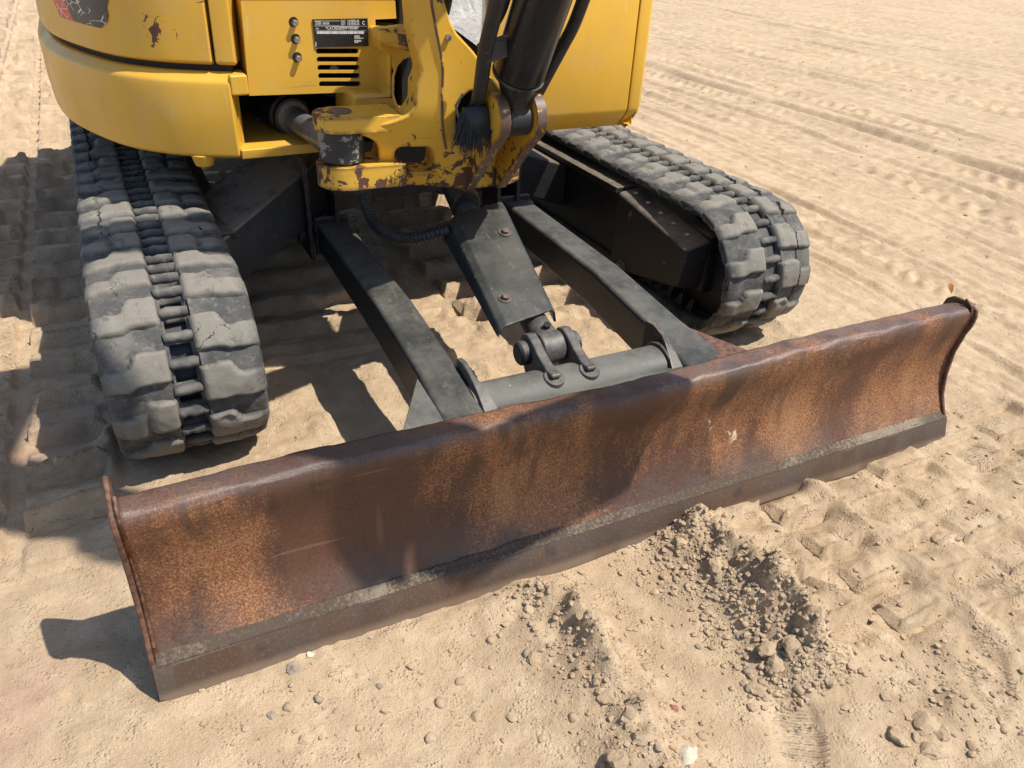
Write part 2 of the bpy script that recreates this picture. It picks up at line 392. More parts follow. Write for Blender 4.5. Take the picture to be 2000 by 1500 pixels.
def plate(name, outline, holes, thick, mat, parent, bevel=.004, **k):
    bm = bmesh.new(); b_plate(bm, outline, holes, thick); return from_bm(name, bm, mat, parent, bevel=bevel, **k)
def hexbolt(name, p, axis, r, h, mat, parent, washer=0):
    bm = bmesh.new(); a = Vector(axis).normalized(); p = Vector(p)
    if washer: b_tube(bm, [p, p+a*h*.22], washer, 18)
    b_tube(bm, [p, p+a*h, p+a*h*1.08], [r, r, r*.82], 6)
    return from_bm(name, bm, mat, parent, ang=25)
def ell(u, v, ru, rv, n=24, **k):
    return [at(u+ru*math.cos(2*math.pi*i/n), v+rv*math.sin(2*math.pi*i/n), **k) for i in range(n)]
def rrect(u0, v0, u1, v1, r, n=5, **k):
    out = []
    for cx, cy, a0 in ((u1-r, v0+r, -90), (u1-r, v1-r, 0), (u0+r, v1-r, 90), (u0+r, v0+r, 180)):
        for i in range(n+1):
            a = math.radians(a0+90*i/n); out.append(at(cx+r*math.cos(a), cy+r*math.sin(a), **k))
    return out

# ------------------------------------------------------------------ value noise for relief
_rng = np.random.default_rng(11); _T = _rng.random((256, 256))
def vn(x, y):
    xi = np.floor(x).astype(int); yi = np.floor(y).astype(int); fx = x-xi; fy = y-yi
    fx = fx*fx*fx*(fx*(fx*6-15)+10); fy = fy*fy*fy*(fy*(fy*6-15)+10)
    a = _T[xi & 255, yi & 255]; b = _T[(xi+1) & 255, yi & 255]; c = _T[xi & 255, (yi+1) & 255]; d = _T[(xi+1) & 255, (yi+1) & 255]
    return (a*(1-fx)+b*fx)*(1-fy)+(c*(1-fx)+d*fx)*fy
def fbm(x, y, s, o=4, g=.5, off=0):
    r = 0; a = 1; tot = 0
    for i in range(o):
        r = r+a*(vn(x/s+off+17.3*i, y/s+off*1.7+9.1*i)-.5); tot += a; a *= g; s /= 2.03
    return r/tot*2
def S(x, a, b):
    t = np.clip((x-a)/(b-a), 0, 1); return t*t*(3-2*t)
def G(x, s): return np.exp(-(x/s)**2)
def ridge(x, c, sl, sr):
    d = x-c; q = np.where(d < 0, -d/sl, d/sr); return np.exp(-np.sqrt(q*q+.04)*1.25+.25)

# ------------------------------------------------------------------ the ground
def masked(fn, X, Y, x0, x1, y0, y1, *a):
    m = (X > x0) & (X < x1) & (Y > y0) & (Y < y1); r = np.zeros_like(X)
    if m.any(): r[m] = fn(X[m], Y[m], *a)
    return r
def prints(X, Y, x0, x1, *a): return masked(lambda x, y, *b: _prints(x, y, x0, x1, *b), X, Y, x0-.12*(x1-x0)-.01, x1+.12*(x1-x0)+.01, -3, 14, *a)
def ripple(X, Y, cx, cy, *a): return masked(lambda x, y, *b: _ripple(x, y, cx, cy, *b), X, Y, cx-.16, cx+.16, cy-.16, cy+.16, *a)
def _prints(X, Y, x0, x1, pitch, ph, amp, seed):
    """lug imprints of a rubber track: two staggered columns of pads with small steps between"""
    u = (X-x0)/(x1-x0); inside = S(u, -.03, .04)*S(-u, -1.03, -.96)
    Yw = Y+.020*fbm(X, Y, .25, 3, .5, seed)+.006*fbm(X, Y, .05, 2, .5, seed+3)
    col = (u > .5)*1.0
    s = np.mod(Yw/pitch+ph+.5*col, 1.0)
    step = S(s, .0, .07)*(1-S(s, .35, .98)*.85)+.5*G(s-.08, .04)-.35*G(s-.985, .03)
    mid = G(u-.5, .045)
    pad = np.where(np.abs(u-.5) < .06, .35, step)
    wob = .65+.7*np.clip(fbm(X, Y, .35, 3, .5, seed+7)+.5, 0, 1.2)
    return inside*amp*(pad-.55)*wob + amp*.8*(G(u+.03, .05)+G(u-1.03, .05))*(.5+fbm(X, Y, .1, 3, .5, seed))
def _ripple(X, Y, cx, cy, rx, ry, ang, wl, amp, curve=0):
    c, s = math.cos(ang), math.sin(ang); a = (X-cx)*c+(Y-cy)*s; b = -(X-cx)*s+(Y-cy)*c
    m = S(-((a/rx)**2+(b/ry)**2), -1.15, -.75)
    return -m*.006
RUTS = [(1.28,.018,.012),(1.42,.03,.010),(1.66,.018,.012),(1.83,.05,.009),(2.06,.022,.014),(2.32,.05,.010),(2.62,.025,.012),(3.02,.045,.030),(3.26,.02,.012),
        (3.62,.03,.012),(4.08,.06,.020),(4.36,.03,.012),(4.9,.05,.015),(5.5,.03,.015),(6.1,.07,.03),(6.5,.04,.02),(7.3,.06,.02),(8.2,.06,.03),(8.7,.05,.02),(9.8,.08,.03),(11.2,.07,.03),(12.4,.09,.03)]
def ground_h(X, Y):
    X = np.asarray(X, float); Y = np.asarray(Y, float)
    near = S(-np.hypot(X-.1, Y-.2), -3.5, -1.6)
    h = .010*fbm(X, Y, .9, 3)+.0045*fbm(X, Y, .16, 4, .55, 3)
    rough = S(fbm(X, Y, .33, 3, .5, 21), -.35, .45)
    h = h+(.0030+.0045*rough)*fbm(X, Y, .045, 4, .6, 8)
    h = h+.0030*rough*np.maximum(0, fbm(X, Y, .022, 2, .6, 15))
    # imprints left by the tracks on the left, under the machine and in front of the right half
    wy = S(Y, .25, .6)
    h = h+wy*prints(X, Y, -1.27, -.93, .155, .25, .046, 1)
    h = h+S(Y, .7, 1.3)*prints(X, Y, -1.72, -1.33, .155, .6, .046, 2)
    h = h+S(Y, 1.6, 2.6)*prints(X, Y, -2.3, -1.8, .155, .1, .04, 4)
    um = S(X, -.60, -.5)*S(-X, -.60, -.5)*S(Y, .62, .8)
    h = h+um*prints(X, Y, -.62, .62, .165, .4, .042, 6)*S(Y, .85, 1.05)+um*.016*np.abs(fbm(X, Y, .10, 4, .55, 31))
    # lumps the sun reaches between the blade arms
    for cx, cy, sx, sy, a in ((-.05,.66,.055,.075,.036),(.0,.52,.10,.05,.030),(-.10,.80,.05,.04,.03),(-.47,.62,.03,.05,.012),(.11,.42,.09,.05,.02)):
        h = h+a*np.exp(-((X-cx)/sx)**4-((Y-cy)/sy)**4)*(1+.45*fbm(X, Y, .05, 3, .6, 12))
    # scraped strip and windrows before the blade
    fy = S(-Y, .015, .05)
    xa = -.235+.030*fbm(Y*0+3, Y, .18, 2)-.02*S(-Y, .25, .5)
    rA = ridge(X, xa, .075, .030)*S(-Y, .0, .08)*S(Y, -.66, -.40)
    xb = .118+.022*fbm(Y*0+8, Y, .15, 2)
    rB = ridge(X, xb, .066, .055)*S(-Y, -.02, .06)*S(Y, -.46, -.34)
    xc = .175+(-.2-Y)*.40; rC = ridge(X, xc, .03, .028)*S(-Y, .12, .19)*S(Y, -.42, -.34)
    lump = 1+.9*fbm(X, Y, .075, 4, .6, 25)
    trench = S(X, -.20, -.15)*S(-X, -.06, -.00)*S(-Y, .0, .05)*S(Y, -.62, -.42)
    h = h*(1-.80*trench)-.012*trench
    h = h+.050*rA*lump+.082*rB*lump+.026*rC*lump
    ch = np.clip(rA*.9+rB+rC*.7+.30*S(X, .13, .22)*S(-Y, -.02, .05)*S(fbm(X, Y, .2, 2, .5, 71), -.25, .35)+.35*S(-Y, .1, .3)*S(fbm(X, Y, .25, 2, .5, 75), -.1, .4)*(1-trench), 0, 1)
    h = h+ch*(.020*np.abs(fbm(X, Y, .075, 3, .55, 81))+.011*np.abs(fbm(X, Y, .034, 3, .6, 85)))
    h = h+.016*G(X-.11, .06)*G(Y+.33, .055)*lump+.026*G(X-.125, .05)*G(Y+.26, .04)*lump+.02*G(X+.20, .05)*G(Y+.16, .03)*lump
    h = h+fy*.009*G(Y+.02, .035)*S(fbm(X, Y, .22, 3, .5, 29), -.3, .4)
    # pads pressed by an earlier pass (stepped blocks right of the windrow)
    k = S(-Y, -.02, .02)*S(Y, -.44, -.38)
    h = h+k*prints(X, Y, .155, .425, .100, .55, .028, 9)
    h = h+S(-Y, -.03, .0)*prints(X, Y, .47, .76, .105, .2, .024, 10)
    h = h+.020*ridge(X, .445, .022, .03)*S(-Y, -.03, .03)*S(Y, -.55, -.45)*lump
    h = h+S(-Y, -.1, 0)*S(X, .78, .95)*prints(X, Y, .82, 1.2, .11, .3, .022, 14)
    # boot soles
    for a in ((.132,-.392,.060,.028,1.05,.0125,.0022),(-.015,-.470,.085,.040,.95,.0135,.0026),(.36,-.52,.10,.040,.75,.0125,.0024),(.56,-.40,.055,.035,.2,.011,.0020),(.90,-.10,.05,.05,.5,.011,.0018),(1.05,.35,.09,.04,.4,.012,.0018)):
        h = h+ripple(X, Y, *a)
    h = h+.024*G(X-.27, .045)*G(Y+.55, .035)*lump+.018*G(X-.33, .03)*G(Y+.47, .03)
    h = h-.012*G(X-.44, .03)*G(Y+.29, .05)-.01*G(X-.62, .035)*G(Y+.2, .03)
    # left foreground: scraped smooth, shallow dish
    lf = S(-X, .62, .8)*S(-Y, -.5, -.3)
    h = h*(1-.45*lf)-.006*G(X+1.0, .06)*G(Y-.03, .03)+.012*lf*np.maximum(0, fbm(X, Y, .03, 2, .6, 44))*G(X+1.015, .03)*G(Y-.035, .025)*2
    # tyre ruts across the yard on the right
    h = h+masked(yard, X, Y, 1.05, 14, -3, 14)
    for sx in (-1, 1):
        u = X-sx*.744; ft = S(-np.abs(u), -.17, -.145)*S(Y, .60, .68)*S(-Y, -2.5, -2.3)
        h = h*(1-ft)+ft*-.006
    h = h+.022*ridge(X, .62, .05, .05)*G(Y-.50, .05)*lump+.012*ridge(X, .93, .03, .04)*S(Y, .4, .6)*S(-Y, -2.2, -1.8)*lump
    return h
def yard(X, Y):
    far = S(X, 1.05, 1.4)
    D = X-.18*np.sin(Y*.35+.6)-.05*np.sin(Y*.9)
    r = 0
    for c, w, d in RUTS:
        r = r-d*G(D-c, w)+d*.65*(G(D-c-w*1.9, w*.9)+.7*G(D-c+w*1.9, w*.9))
    r = r*(.65+.9*fbm(X, Y, .5, 3, .5, 33))
    tread = 0
    for c, w, pt, sk in ((1.55,.09,.075,.5),(2.45,.14,.11,.7),(2.82,.11,.09,-.7),(3.45,.13,.1,.7),(4.6,.2,.14,.6),(5.2,.2,.14,-.6),(6.9,.3,.2,.6),(7.8,.3,.2,-.5),(9.2,.4,.25,.5),(10.5,.4,.25,.5)):
        tread = tread+S(-np.abs(D-c), -w, -w*.8)*(.007+.003*min(c,6)/3)*np.sin((Y+sk*np.abs(D-c))*2*math.pi/pt+1.5*fbm(X, Y, .3, 2, .5, c))*S(fbm(X, Y, .6, 2, .5, c+3), -.4, .3)
    fine = .010*fbm(X, Y*.06, .07, 4, .6, 51)+.008*fbm(X, Y*.2, .12, 3, .6, 61)
    return far*(1.05*r+.8*tread+1.25*fine)
def axis_lines(core0, core1, d0, g, mid, lo, hi):
    c = list(np.arange(core0, core1+1e-9, d0)); d = d0; x = c[-1]; up = []
    while x < hi: d = min(d*(g if x < mid else 1.03), 9); x += d; up.append(x)
    d = d0; x = c[0]; dn = []
    while x > lo: d = min(d*1.04, 9); x -= d; dn.append(x)
    return np.array(dn[::-1]+c+up)
gx = axis_lines(-1.45, 1.25, .0062, 1.0062, 6.5, -70, 90); gy = axis_lines(-.70, .95, .0062, 1.0048, 6.5, -40, 90)
GX, GY = np.meshgrid(gx, gy); H = ground_h(GX, GY)
dist = np.hypot(GX, GY); H = H*S(-dist, -40, -14)
nx, ny = len(gx), len(gy)
co = np.stack([GX, GY, H], -1).reshape(-1, 3).astype(np.float32)
idx = np.arange(nx*ny).reshape(ny, nx)
quads = np.stack([idx[:-1,:-1], idx[:-1,1:], idx[1:,1:], idx[1:,:-1]], -1).reshape(-1, 4).astype(np.int32)
me = bpy.data.meshes.new('ground'); me.vertices.add(len(co)); me.vertices.foreach_set('co', co.ravel())
me.loops.add(quads.size); me.loops.foreach_set('vertex_index', quads.ravel())
me.polygons.add(len(quads)); me.polygons.foreach_set('loop_start', np.arange(0, quads.size, 4, dtype=np.int32))
me.polygons.foreach_set('use_smooth', np.ones(len(quads), bool))
me.update(); me.validate()
me.materials.append(M['sand'])
ground = bpy.data.objects.new('ground', me); COL.objects.link(ground); ground['kind'] = 'structure'
print('ground', nx, ny)

# ------------------------------------------------------------------ the excavator
ROOT = bpy.data.objects.new('excavator', None); COL.objects.link(ROOT); ROOT.location = (0, 1.4, 0)
ROOT['label'] = 'yellow mini excavator with rusty dozer blade and worn rubber tracks'; ROOT['category'] = 'excavator'
bpy.context.view_layer.update()

# ---- dozer blade
PROF = [(.008,.058),(.014,.068),(.022,.084),(.034,.115),(.043,.15),(.045,.185),(.043,.22),(.038,.25),(.031,.278),(.026,.300),(.0255,.318),(.0285,.328),(.035,.3335),(.048,.3345),(.066,.3335),(.080,.330)]
prof = catmull(PROF, 3)
bm = bmesh.new(); NXB = 150; rows = []
for i in range(NXB+1):
    x = -.884+1.768*i/NXB; row = []
    for j, (y, z) in enumerate(prof):
        k = S(np.array(z), .22, .33)
        dz = k*(.0045*fbm(np.array(x), np.array(2.), .22, 3)+.0045*float(fbm(np.array(x), np.array(9.+z*8), .06, 3)))
        dy = .004*float(fbm(np.array(x), np.array(z*2), .25, 3, .5, 4))+k*.006*float(fbm(np.array(x), np.array(5.), .3, 2))
        dy -= .012*k*math.exp(-((x-.02)/.22)**2)
        row.append((x, y+float(dy), z+float(dz)))
    rows.append(row)
b_loft(bm, rows, caps=False)
bm.normal_update()
blade = from_bm('dozer_blade', bm, 'rust', ROOT, ang=60)
md = blade.modifiers.new('thick', 'SOLIDIFY'); md.thickness = .014; md.offset = -1 if blade.data.polygons[5].normal.y < 0 else 1
# cutting edge
bm = bmesh.new(); rows = []
for i in range(91):
    x = -.889+1.778*i/90; b = .004*float(fbm(np.array(x), np.array(1.), .12, 3)); f_ = .0025*float(fbm(np.array(x), np.array(3.), .07, 3))
    b += .010*(S(np.array(abs(x)), .86, .89))
    rows.append([(x,-.017+f_,-.012+b),(x,-.0195+f_,-.004+b),(x,-.005+f_*.5,.058+f_*.6),(x,-.001,.063+f_),(x,.012,.063),(x,.012,-.012)])
b_loft(bm, rows, closed=True); from_bm('cutting_edge', bm, 'edge', blade, ang=30)
# caked weld ledge
bm = bmesh.new(); rows = []
for i in range(360):
    x = -.882+1.764*i/359; n1, n2, n3 = (float(fbm(np.array(x), np.array(q), .03, 4, .6)) for q in (4., 7., 11.))
    rows.append([(x,-.0045,.0608),(x,-.0038+.001*n1,.0632+.0014*n1),(x,.001+.001*n2,.0645+.0020*n2),(x,.006,.0660+.0020*n3),(x,.0100+.001*n1,.0680+.0026*n2),(x,.0140,.0715+.003*n3),(x,.0140,.058)])
b_loft(bm, rows, closed=True); from_bm('weld_bead', bm, 'weld', blade, ang=80)
# end plates
for sx in (-1, 1):
    tp = .366 if sx < 0 else .343
    out = [(-.014,-.008),(-.003,.055),(.008,.075),(.024,.11),(.033,.16),(.034,.22),(.026,.27),(.018,.295),(.016,.318),(.022,.335),(.040,.346),(.085,tp),(.100,tp-.012),(.108,.30),(.120,.2),(.165,.06),(.185,0)]
    plate('end_plate', [(sx*.884, y, z) for y, z in out], [], (sx*.008, 0, 0), 'rust_end', blade, .003)
    bm = bmesh.new(); b_tube(bm, catmull([(sx*.881, y+.012, z+.004) for y, z in out[2:11]], 5), .0032, 8); from_bm('end_weld', bm, 'rust_end', blade, ang=80)
# back stiffener, hidden low box
box('back_stiffener', (-.86,.060,.06), (.86,.12,.15), 'black', blade)

# ---- blade arms, cross tube, gussets
def arm(sx):
    xc = sx*.282; w = .043
    st = [(1.14,.300,.085),(.62,.287,.100),(.36,.258,.105),(.22,.230,.105),(.105,.214,.12)]
    bm = bmesh.new(); rows = []
    for (y, zt, hh), fl_ in zip(st, (0,0,.004,.030,.085)):
        a_, b_ = (xc-w, xc+w+fl_) if sx > 0 else (xc-w-fl_*.15, xc+w)
        rows.append([(a_,y,zt-hh),(b_,y,zt-hh),(b_,y,zt),(a_,y,zt)])
    b_loft(bm, rows, closed=True)
    a = from_bm('blade_arm', bm, 'black_dusty', ROOT, bevel=.012, seg=3)
    # cap plate at the rear end
    box('arm_cap', (xc-w-.006,1.135,.205), (xc+w+.006,1.15,.312), 'frame', a, .003)
    # outer triangular gusset to the blade back
    o = xc+sx*w
    if sx < 0: poly = [(o,.30,.225),(o-.012,.30,.225),(-.455,.088,.205),(-.455,.088,.10),(o,.088,.10)]
    bm = bmesh.new()
    b_hex(bm, [(o,.36,.13),(o,.09,.13),(o+sx*(.155 if sx < 0 else .17),.09,.13)][::(1 if sx > 0 else -1)], [(o,.36,.246),(o,.09,.216),(o+sx*(.155 if sx < 0 else .17),.09,.216)][::(1 if sx > 0 else -1)])
    from_bm('outer_gusset', bm, 'black_tube' if sx < 0 else 'rust_end', a, bevel=.003)
    # inner curved gusset plate, on edge
    i_ = xc-sx*w
    prof_ = catmull([(.33,.262),(.27,.243),(.21,.205),(.17,.190),(.13,.193),(.10,.205)], 4)
    ol = [(i_, y, z+.012) for y, z in prof_]+[(i_,.10,.10),(i_,.36,.11),(i_,.36,.27)]
    plate('inner_gusset', ol, [], (-sx*.011, 0, 0), 'lug_steel' if sx < 0 else 'frame', a, .002)
    bm = bmesh.new()
    q = catmull([(.33,.270),(.27,.250),(.21,.212),(.17,.197),(.13,.200),(.10,.212)], 4)
    rows = [[(i_-sx*.002,y,z+.005),(i_-sx*(.002+.052*min(1,k/len(q)*1.6)),y-.004,z+.003),(i_-sx*(.002+.052*min(1,k/len(q)*1.6)),y-.004,z-.003),(i_-sx*.002,y,z-.003)] for k, (y, z) in enumerate(q)]
    b_loft(bm, rows, closed=True); from_bm('gusset_lip', bm, 'lug_steel' if sx < 0 else 'black_dusty', a, ang=40)
    # pivot ears on the frame
    for xe in ((-.345,-.268) if sx < 0 else (.222,.285)):
        bm = bmesh.new()
        b_hex(bm, [(xe-.006,1.12,.20),(xe+.006,1.12,.20),(xe+.006,1.24,.2),(xe-.006,1.24,.2)], [(xe-.006,1.13,.46),(xe+.006,1.13,.46),(xe+.006,1.24,.50),(xe-.006,1.24,.50)])
        from_bm('pivot_ear', bm, 'frame', a, bevel=.003)
    tube('pivot_pin', [(xc-.085,1.19,.25),(xc+.085,1.19,.25)], .024, 'frame', a)
    return a
armL = arm(-1); armR = arm(1)
# white dab of paint on the left arm
bm = bmesh.new(); p = Vector((-.262,.150,.2195)); b_tube(bm, [p, p+Vector((0,.0004,.0012))], .006, 12); from_bm('paint_spot', bm, 'white', armL)
ctube = tube('cross_tube', [(-.245,.280,.186),(.235,.280,.186)], .057, 'black_tube', ROOT, 32)
tube('tube_collar', [(.212,.280,.186),(.240,.280,.186)], .064, 'black', ctube, 32, bevel=.003)
bm = bmesh.new(); b_loft(bm, [[(x,.245,.215),(x,.10,.262),(x,.085,.20),(x,.245,.13)] for x in (-.24,.24)], closed=True)
from_bm('blade_web', bm, 'black_tube', ctube, bevel=.006)
# clevis ears for the blade cylinder
for xe in (-.075, .010):
    bm = bmesh.new(); prof_ = []
    ol = [(.275,.190),(.262,.238),(.248,.245),(.251,.253),(.275,.252),(.315,.266),(.345,.283),(.366,.289),(.388,.281),(.400,.258),(.392,.228),(.365,.195),(.330,.180)]
    b_plate(bm, [(xe, y, z) for y, z in ol], [], (.023, 0, 0))
    ear = from_bm('clevis_ear', bm, 'lug_steel', ctube, bevel=.004)
    bm = bmesh.new(); b_tube(bm, [(xe+.0115,.264,.228),(xe+.0115,.259,.2425)], [.026,.022], 18); from_bm('weld_pad', bm, 'lug_steel', ear, bevel=.002)
tube('clevis_pin', [(-.098,.364,.248),(-.092,.364,.248),(.050,.364,.248)], [.020,.027,.027], 'black', ctube, 20, bevel=.003)
# blade cylinder: rod eye, rod, barrel
bm = bmesh.new(); b_tube(bm, [(-.048,.364,.248),(.006,.364,.248)], .037, 28)
bcyl = from_bm('blade_cylinder', bm, 'lug_steel', ROOT, bevel=.005)
bm = bmesh.new(); b_tube(bm, [(-.020,.366,.250),(-.016,.43,.266),(-.012,.50,.284)], [.034,.031,.028], 20); from_bm('rod_neck', bm, 'lug_steel', bcyl)
tube('barrel', [(-.010,.48,.276),(.005,.86,.366),(.012,1.02,.44)], .033, 'black_dusty', bcyl, 20)
tube('barrel_collar', [(.006,.875,.400),(.008,.895,.407)], .038, 'black', bcyl, 20)
tube('grease_port', [(-.018,.385,.2865),(-.0185,.380,.2975)], .008, 'dark', bcyl, 12)
# guard over the cylinder
def guard():
    rl, rr, fr, fl = at(880,420,z=.405), at(985,393,z=.405), at(1084,604,z=.305), at(980,638,z=.305)
    dl = Vector((-.020,.0,-.058)); dr = Vector((.012,0,-.060))
    bm = bmesh.new(); th = Vector((0,.002,-.006))
    def sec(l, r, dl, dr): return [l+dl, l+dl*.25, l+Vector((.012,0,.001)), r-Vector((.010,0,-.001)), r+dr*.22, r+dr]
    rows = []
    for t in np.linspace(0, 1, 9):
        l = rl.lerp(fl, t); r = rr.lerp(fr, t); s = sec(l, r, Vector((dl.x*(1-.45*t), 0, dl.z*(1-.62*t))), dr*(1-.45*t))
        rows.append(s)
    R = [[bm.verts.new(p) for p in r] for r in rows]
    for i in range(len(R)-1):
        for k in range(len(R[0])-1): bm.faces.new((R[i][k], R[i][k+1], R[i+1][k+1], R[i+1][k]))
    g = from_bm('cylinder_guard', bm, 'black_guard', ROOT, ang=30)
    md = g.modifiers.new('thick', 'SOLIDIFY'); md.thickness = .006; md.offset = 1 if g.data.polygons[2].normal.z < 0 else -1
    b = g.modifiers.new('bevel', 'BEVEL'); b.width = .006; b.segments = 3; b.limit_method = 'ANGLE'; b.angle_limit = math.radians(20)
    n = (rr-rl).cross(fl-rl).normalized(); n = n if n.z > 0 else -n
    for u, v in ((.74,.30),(.24,.82)):
        p = rl.lerp(fl, v).lerp(rr.lerp(fr, v), u); hexbolt('guard_bolt', p+n*.002, n, .0095, .010, 'brownsteel', g, .015)
    return g
guard()
# corrugated hose to the cylinder
hp = catmull([at(712,372,y=1.02), at(716,400,y=.98), at(735,440,y=.93), at(770,462,y=.88), at(810,466,y=.84), at(880,448,y=.785)], 34)
tube('corrugated_hose', hp, [.0145+.0022*math.sin(i*1.55) for i in range(len(hp))], 'hose', ROOT, 14, ang=80)

# ---- tracks
YF, YR, ZC, RO = .690, 2.26, .205, .184; XH = .146; LINK = .0525; TH = .033
def path(s):
    L1 = YR-YF; a = math.pi*RO
    if s < 0: return (YF-s, ZC+RO, 0.0)
    if s < a: t = s/RO; return (YF-RO*math.sin(t), ZC+RO*math.cos(t), t)
    s2 = s-a
    if s2 < L1: return (YF+s2, ZC-RO, math.pi)
    t = (s2-L1)/RO; return (YR+RO*math.sin(t), ZC-RO*math.cos(t), math.pi+t)
S0, S1 = -(YR-YF), math.pi*RO+(YR-YF)+math.pi*RO
NL = int(round((S1-S0)/LINK)); LK = (S1-S0)/NL
def lug_mesh(side, curved, seed):
    """raised rubber pad; side +1: pad on +x of the centre gap"""
    NU, NS = 20, 30; verts = []; dust = []
    rn = random.Random(seed); wob = [rn.uniform(-1,1) for _ in range(8)]
    for i in range(NU+1):
        u = i/NU; w = .024+u*.124
        blk = 1-float(S(np.array(u), .42+.05*wob[0], .60+.05*wob[0]))
        hw = .0215+.0105*blk+.003*wob[1]; sc_ = .004*wob[2]+(-.013*(1-blk)+.004*blk)
        for j in range(NS+1):
            s = -.056+.112*j/NS
            n = float(fbm(np.array(u*.5+seed), np.array(s*4), .12, 3, .55, seed))
            e = S(np.array(hw+.0030*n-abs(s-sc_)), -.0070, .0035)
            hgt = .0205*float(e)*float(S(np.array(u), -.02, .07))*(1-.55*float(S(np.array(u), .70, 1.0)))*(1-.16*(1-blk))
            hgt *= 1+.10*n
            if seed % 3 == 0: hgt -= .010*math.exp(-((u-.55-.1*wob[3])/.06)**2)*float(e)     # split between the blocks
            if seed % 4 == 1: hgt -= .007*math.exp(-((u-.3)/.12)**2-((s-hw*.8)/.012)**2)       # chipped corner
            d = max(0, min(1, hgt/.018)); dust.append(d)
            z = hgt-.0035; z -= .012*float(S(np.array(u), .955, 1.0))
            if abs(s) > .048: z -= .003
            if curved:
                t = s/RO; rr = RO+z; p = (side*w, rr*math.sin(t), rr*math.cos(t)-RO)
            else: p = (side*w, s, z)
            verts.append(p)
    faces = []
    for i in range(NU):
        for j in range(NS):
            a = i*(NS+1)+j; q = (a, a+NS+1, a+NS+2, a+1); faces.append(q if side < 0 else q[::-1])
    me = bpy.data.meshes.new('lug'); me.from_pydata(verts, [], faces)
    at_ = me.attributes.new('dust', 'FLOAT', 'POINT'); at_.data.foreach_set('value', dust)
    me.polygons.foreach_set('use_smooth', [True]*len(faces)); me.update()
    return me
LUGS = {(sd, cv, k): lug_mesh(sd, cv, k*5+(2 if cv else 0)+(sd > 0)) for sd in (-1, 1) for cv in (0, 1) for k in range(5)}
def bar_mesh(k):
    bm = bmesh.new(); rn = random.Random(k)
    b_tube(bm, [(-.028+.056*i/6, .001*rn.uniform(-1,1), .000+.0012*rn.uniform(-1,1)) for i in range(7)], [.0095]+[.0103+.0016*rn.uniform(-1,1) for _ in range(5)]+[.0095], 12)
    bmesh.ops.recalc_face_normals(bm, faces=bm.faces)
    me = bpy.data.meshes.new('track_bar'); bm.to_mesh(me); bm.free()
    at_ = me.attributes.new('dust', 'FLOAT', 'POINT'); at_.data.foreach_set('value', [max(0, min(.55, v.co.z*45)) for v in me.vertices])
    me.polygons.foreach_set('use_smooth', [True]*len(me.polygons)); return me
BARS = [bar_mesh(k) for k in range(5)]
def track(sx, mat):
    xc = sx*.744
    # belt with a window behind every bar
    bm = bmesh.new(); ws = [-XH,-XH+.006,-.10,-.046,-.031,-.0265,-.020,.020,.0265,.031,.046,.10,XH-.006,XH]; zz = [-.007,0,.001,.004,.008,-.006,-.007,-.007,-.006,.008,.004,.001,0,-.007]
    SUB = [0,.22,.42,.58,.80]; rings = []; tags = []
    for i in range(NL):
        for f_ in SUB:
            y, z, t = path(S0+(i+f_)*LK)
            rings.append([bm.verts.new((xc+w, y-(dz)*math.sin(t), z+dz*math.cos(t))) for w, dz in zip(ws, zz)]); tags.append(f_)
    n = len(rings); rw = random.Random(4+sx)
    opened = [(-.02 < S0+i*LK < .50) and rw.random() < (.85 if sx < 0 else .5) for i in range(NL)]
    for i in range(n):
        for k in range(len(ws)-1):
            if k == 6 and tags[i] in (.22,.42,.58) and opened[i//5]: continue
            bm.faces.new((rings[i][k], rings[i][k+1], rings[(i+1)%n][k+1], rings[(i+1)%n][k]))
    bmesh.ops.recalc_face_normals(bm, faces=bm.faces)
    bm.faces.ensure_lookup_table()
    f0 = max(bm.faces, key=lambda f: f.calc_center_median().z)
    outw = f0.normal.z > 0
    me = bpy.data.meshes.new('track'); bm.to_mesh(me); bm.free()
    at_ = me.attributes.new('dust', 'FLOAT', 'POINT'); at_.data.foreach_set('value', [0.30]*len(me.vertices))
    tr = finish('track', me, mat, ROOT, ang=50)
    md = tr.modifiers.new('thick', 'SOLIDIFY'); md.thickness = TH; md.offset = -1 if outw else 1
    # pads and bars
    for i in range(NL):
        s = S0+i*LK; y, z, t = path(s+.02)
        if math.pi*RO*.97 < s: continue
        mt = lambda ss: (lambda q: Matrix.Translation((xc, q[0], q[1])) @ Matrix.Rotation(q[2], 4, 'X'))(path(ss))
        o = bpy.data.objects.new('track_bar', BARS[random.randrange(5)]); COL.objects.link(o); o.parent = tr; o.matrix_basis = mt(s)
        if not o.data.materials: o.data.materials.append(M['rub_l'])
        sd = 1 if i % 2 else -1
        sp = s; cv = 1 if 0 < sp < math.pi*RO else 0
        o = bpy.data.objects.new('lug', LUGS[(sd, cv, random.randrange(5))]); COL.objects.link(o); o.parent = tr; o.matrix_basis = mt(sp)
        if len(o.data.materials) == 0: o.data.materials.append(None)
        o.material_slots[0].link = 'OBJECT'; o.material_slots[0].material = M[mat]
    return tr
trL = track(-1, 'rub_l'); trR = track(1, 'rub_r')
gm = bmesh.new(); b_hex(gm, [(-.03,-.014,0),(.03,-.014,0),(.03,.014,0),(-.03,.014,0)], [(-.018,-.006,.032),(.018,-.006,.032),(.018,.006,.032),(-.018,.006,.032)])
bmesh.ops.recalc_face_normals(gm, faces=gm.faces); gme = bpy.data.meshes.new('guide_lug'); gm.to_mesh(gme); gm.free(); gme.materials.append(M['frame'])
for i in range(12):
    for dx in (-.05, .05):
        o = bpy.data.objects.new('guide_lug', gme); COL.objects.link(o); o.parent = trR; o.matrix_basis = Matrix.Translation((.744+dx,.72+.0525*2*i*.5,.021+TH-.002))
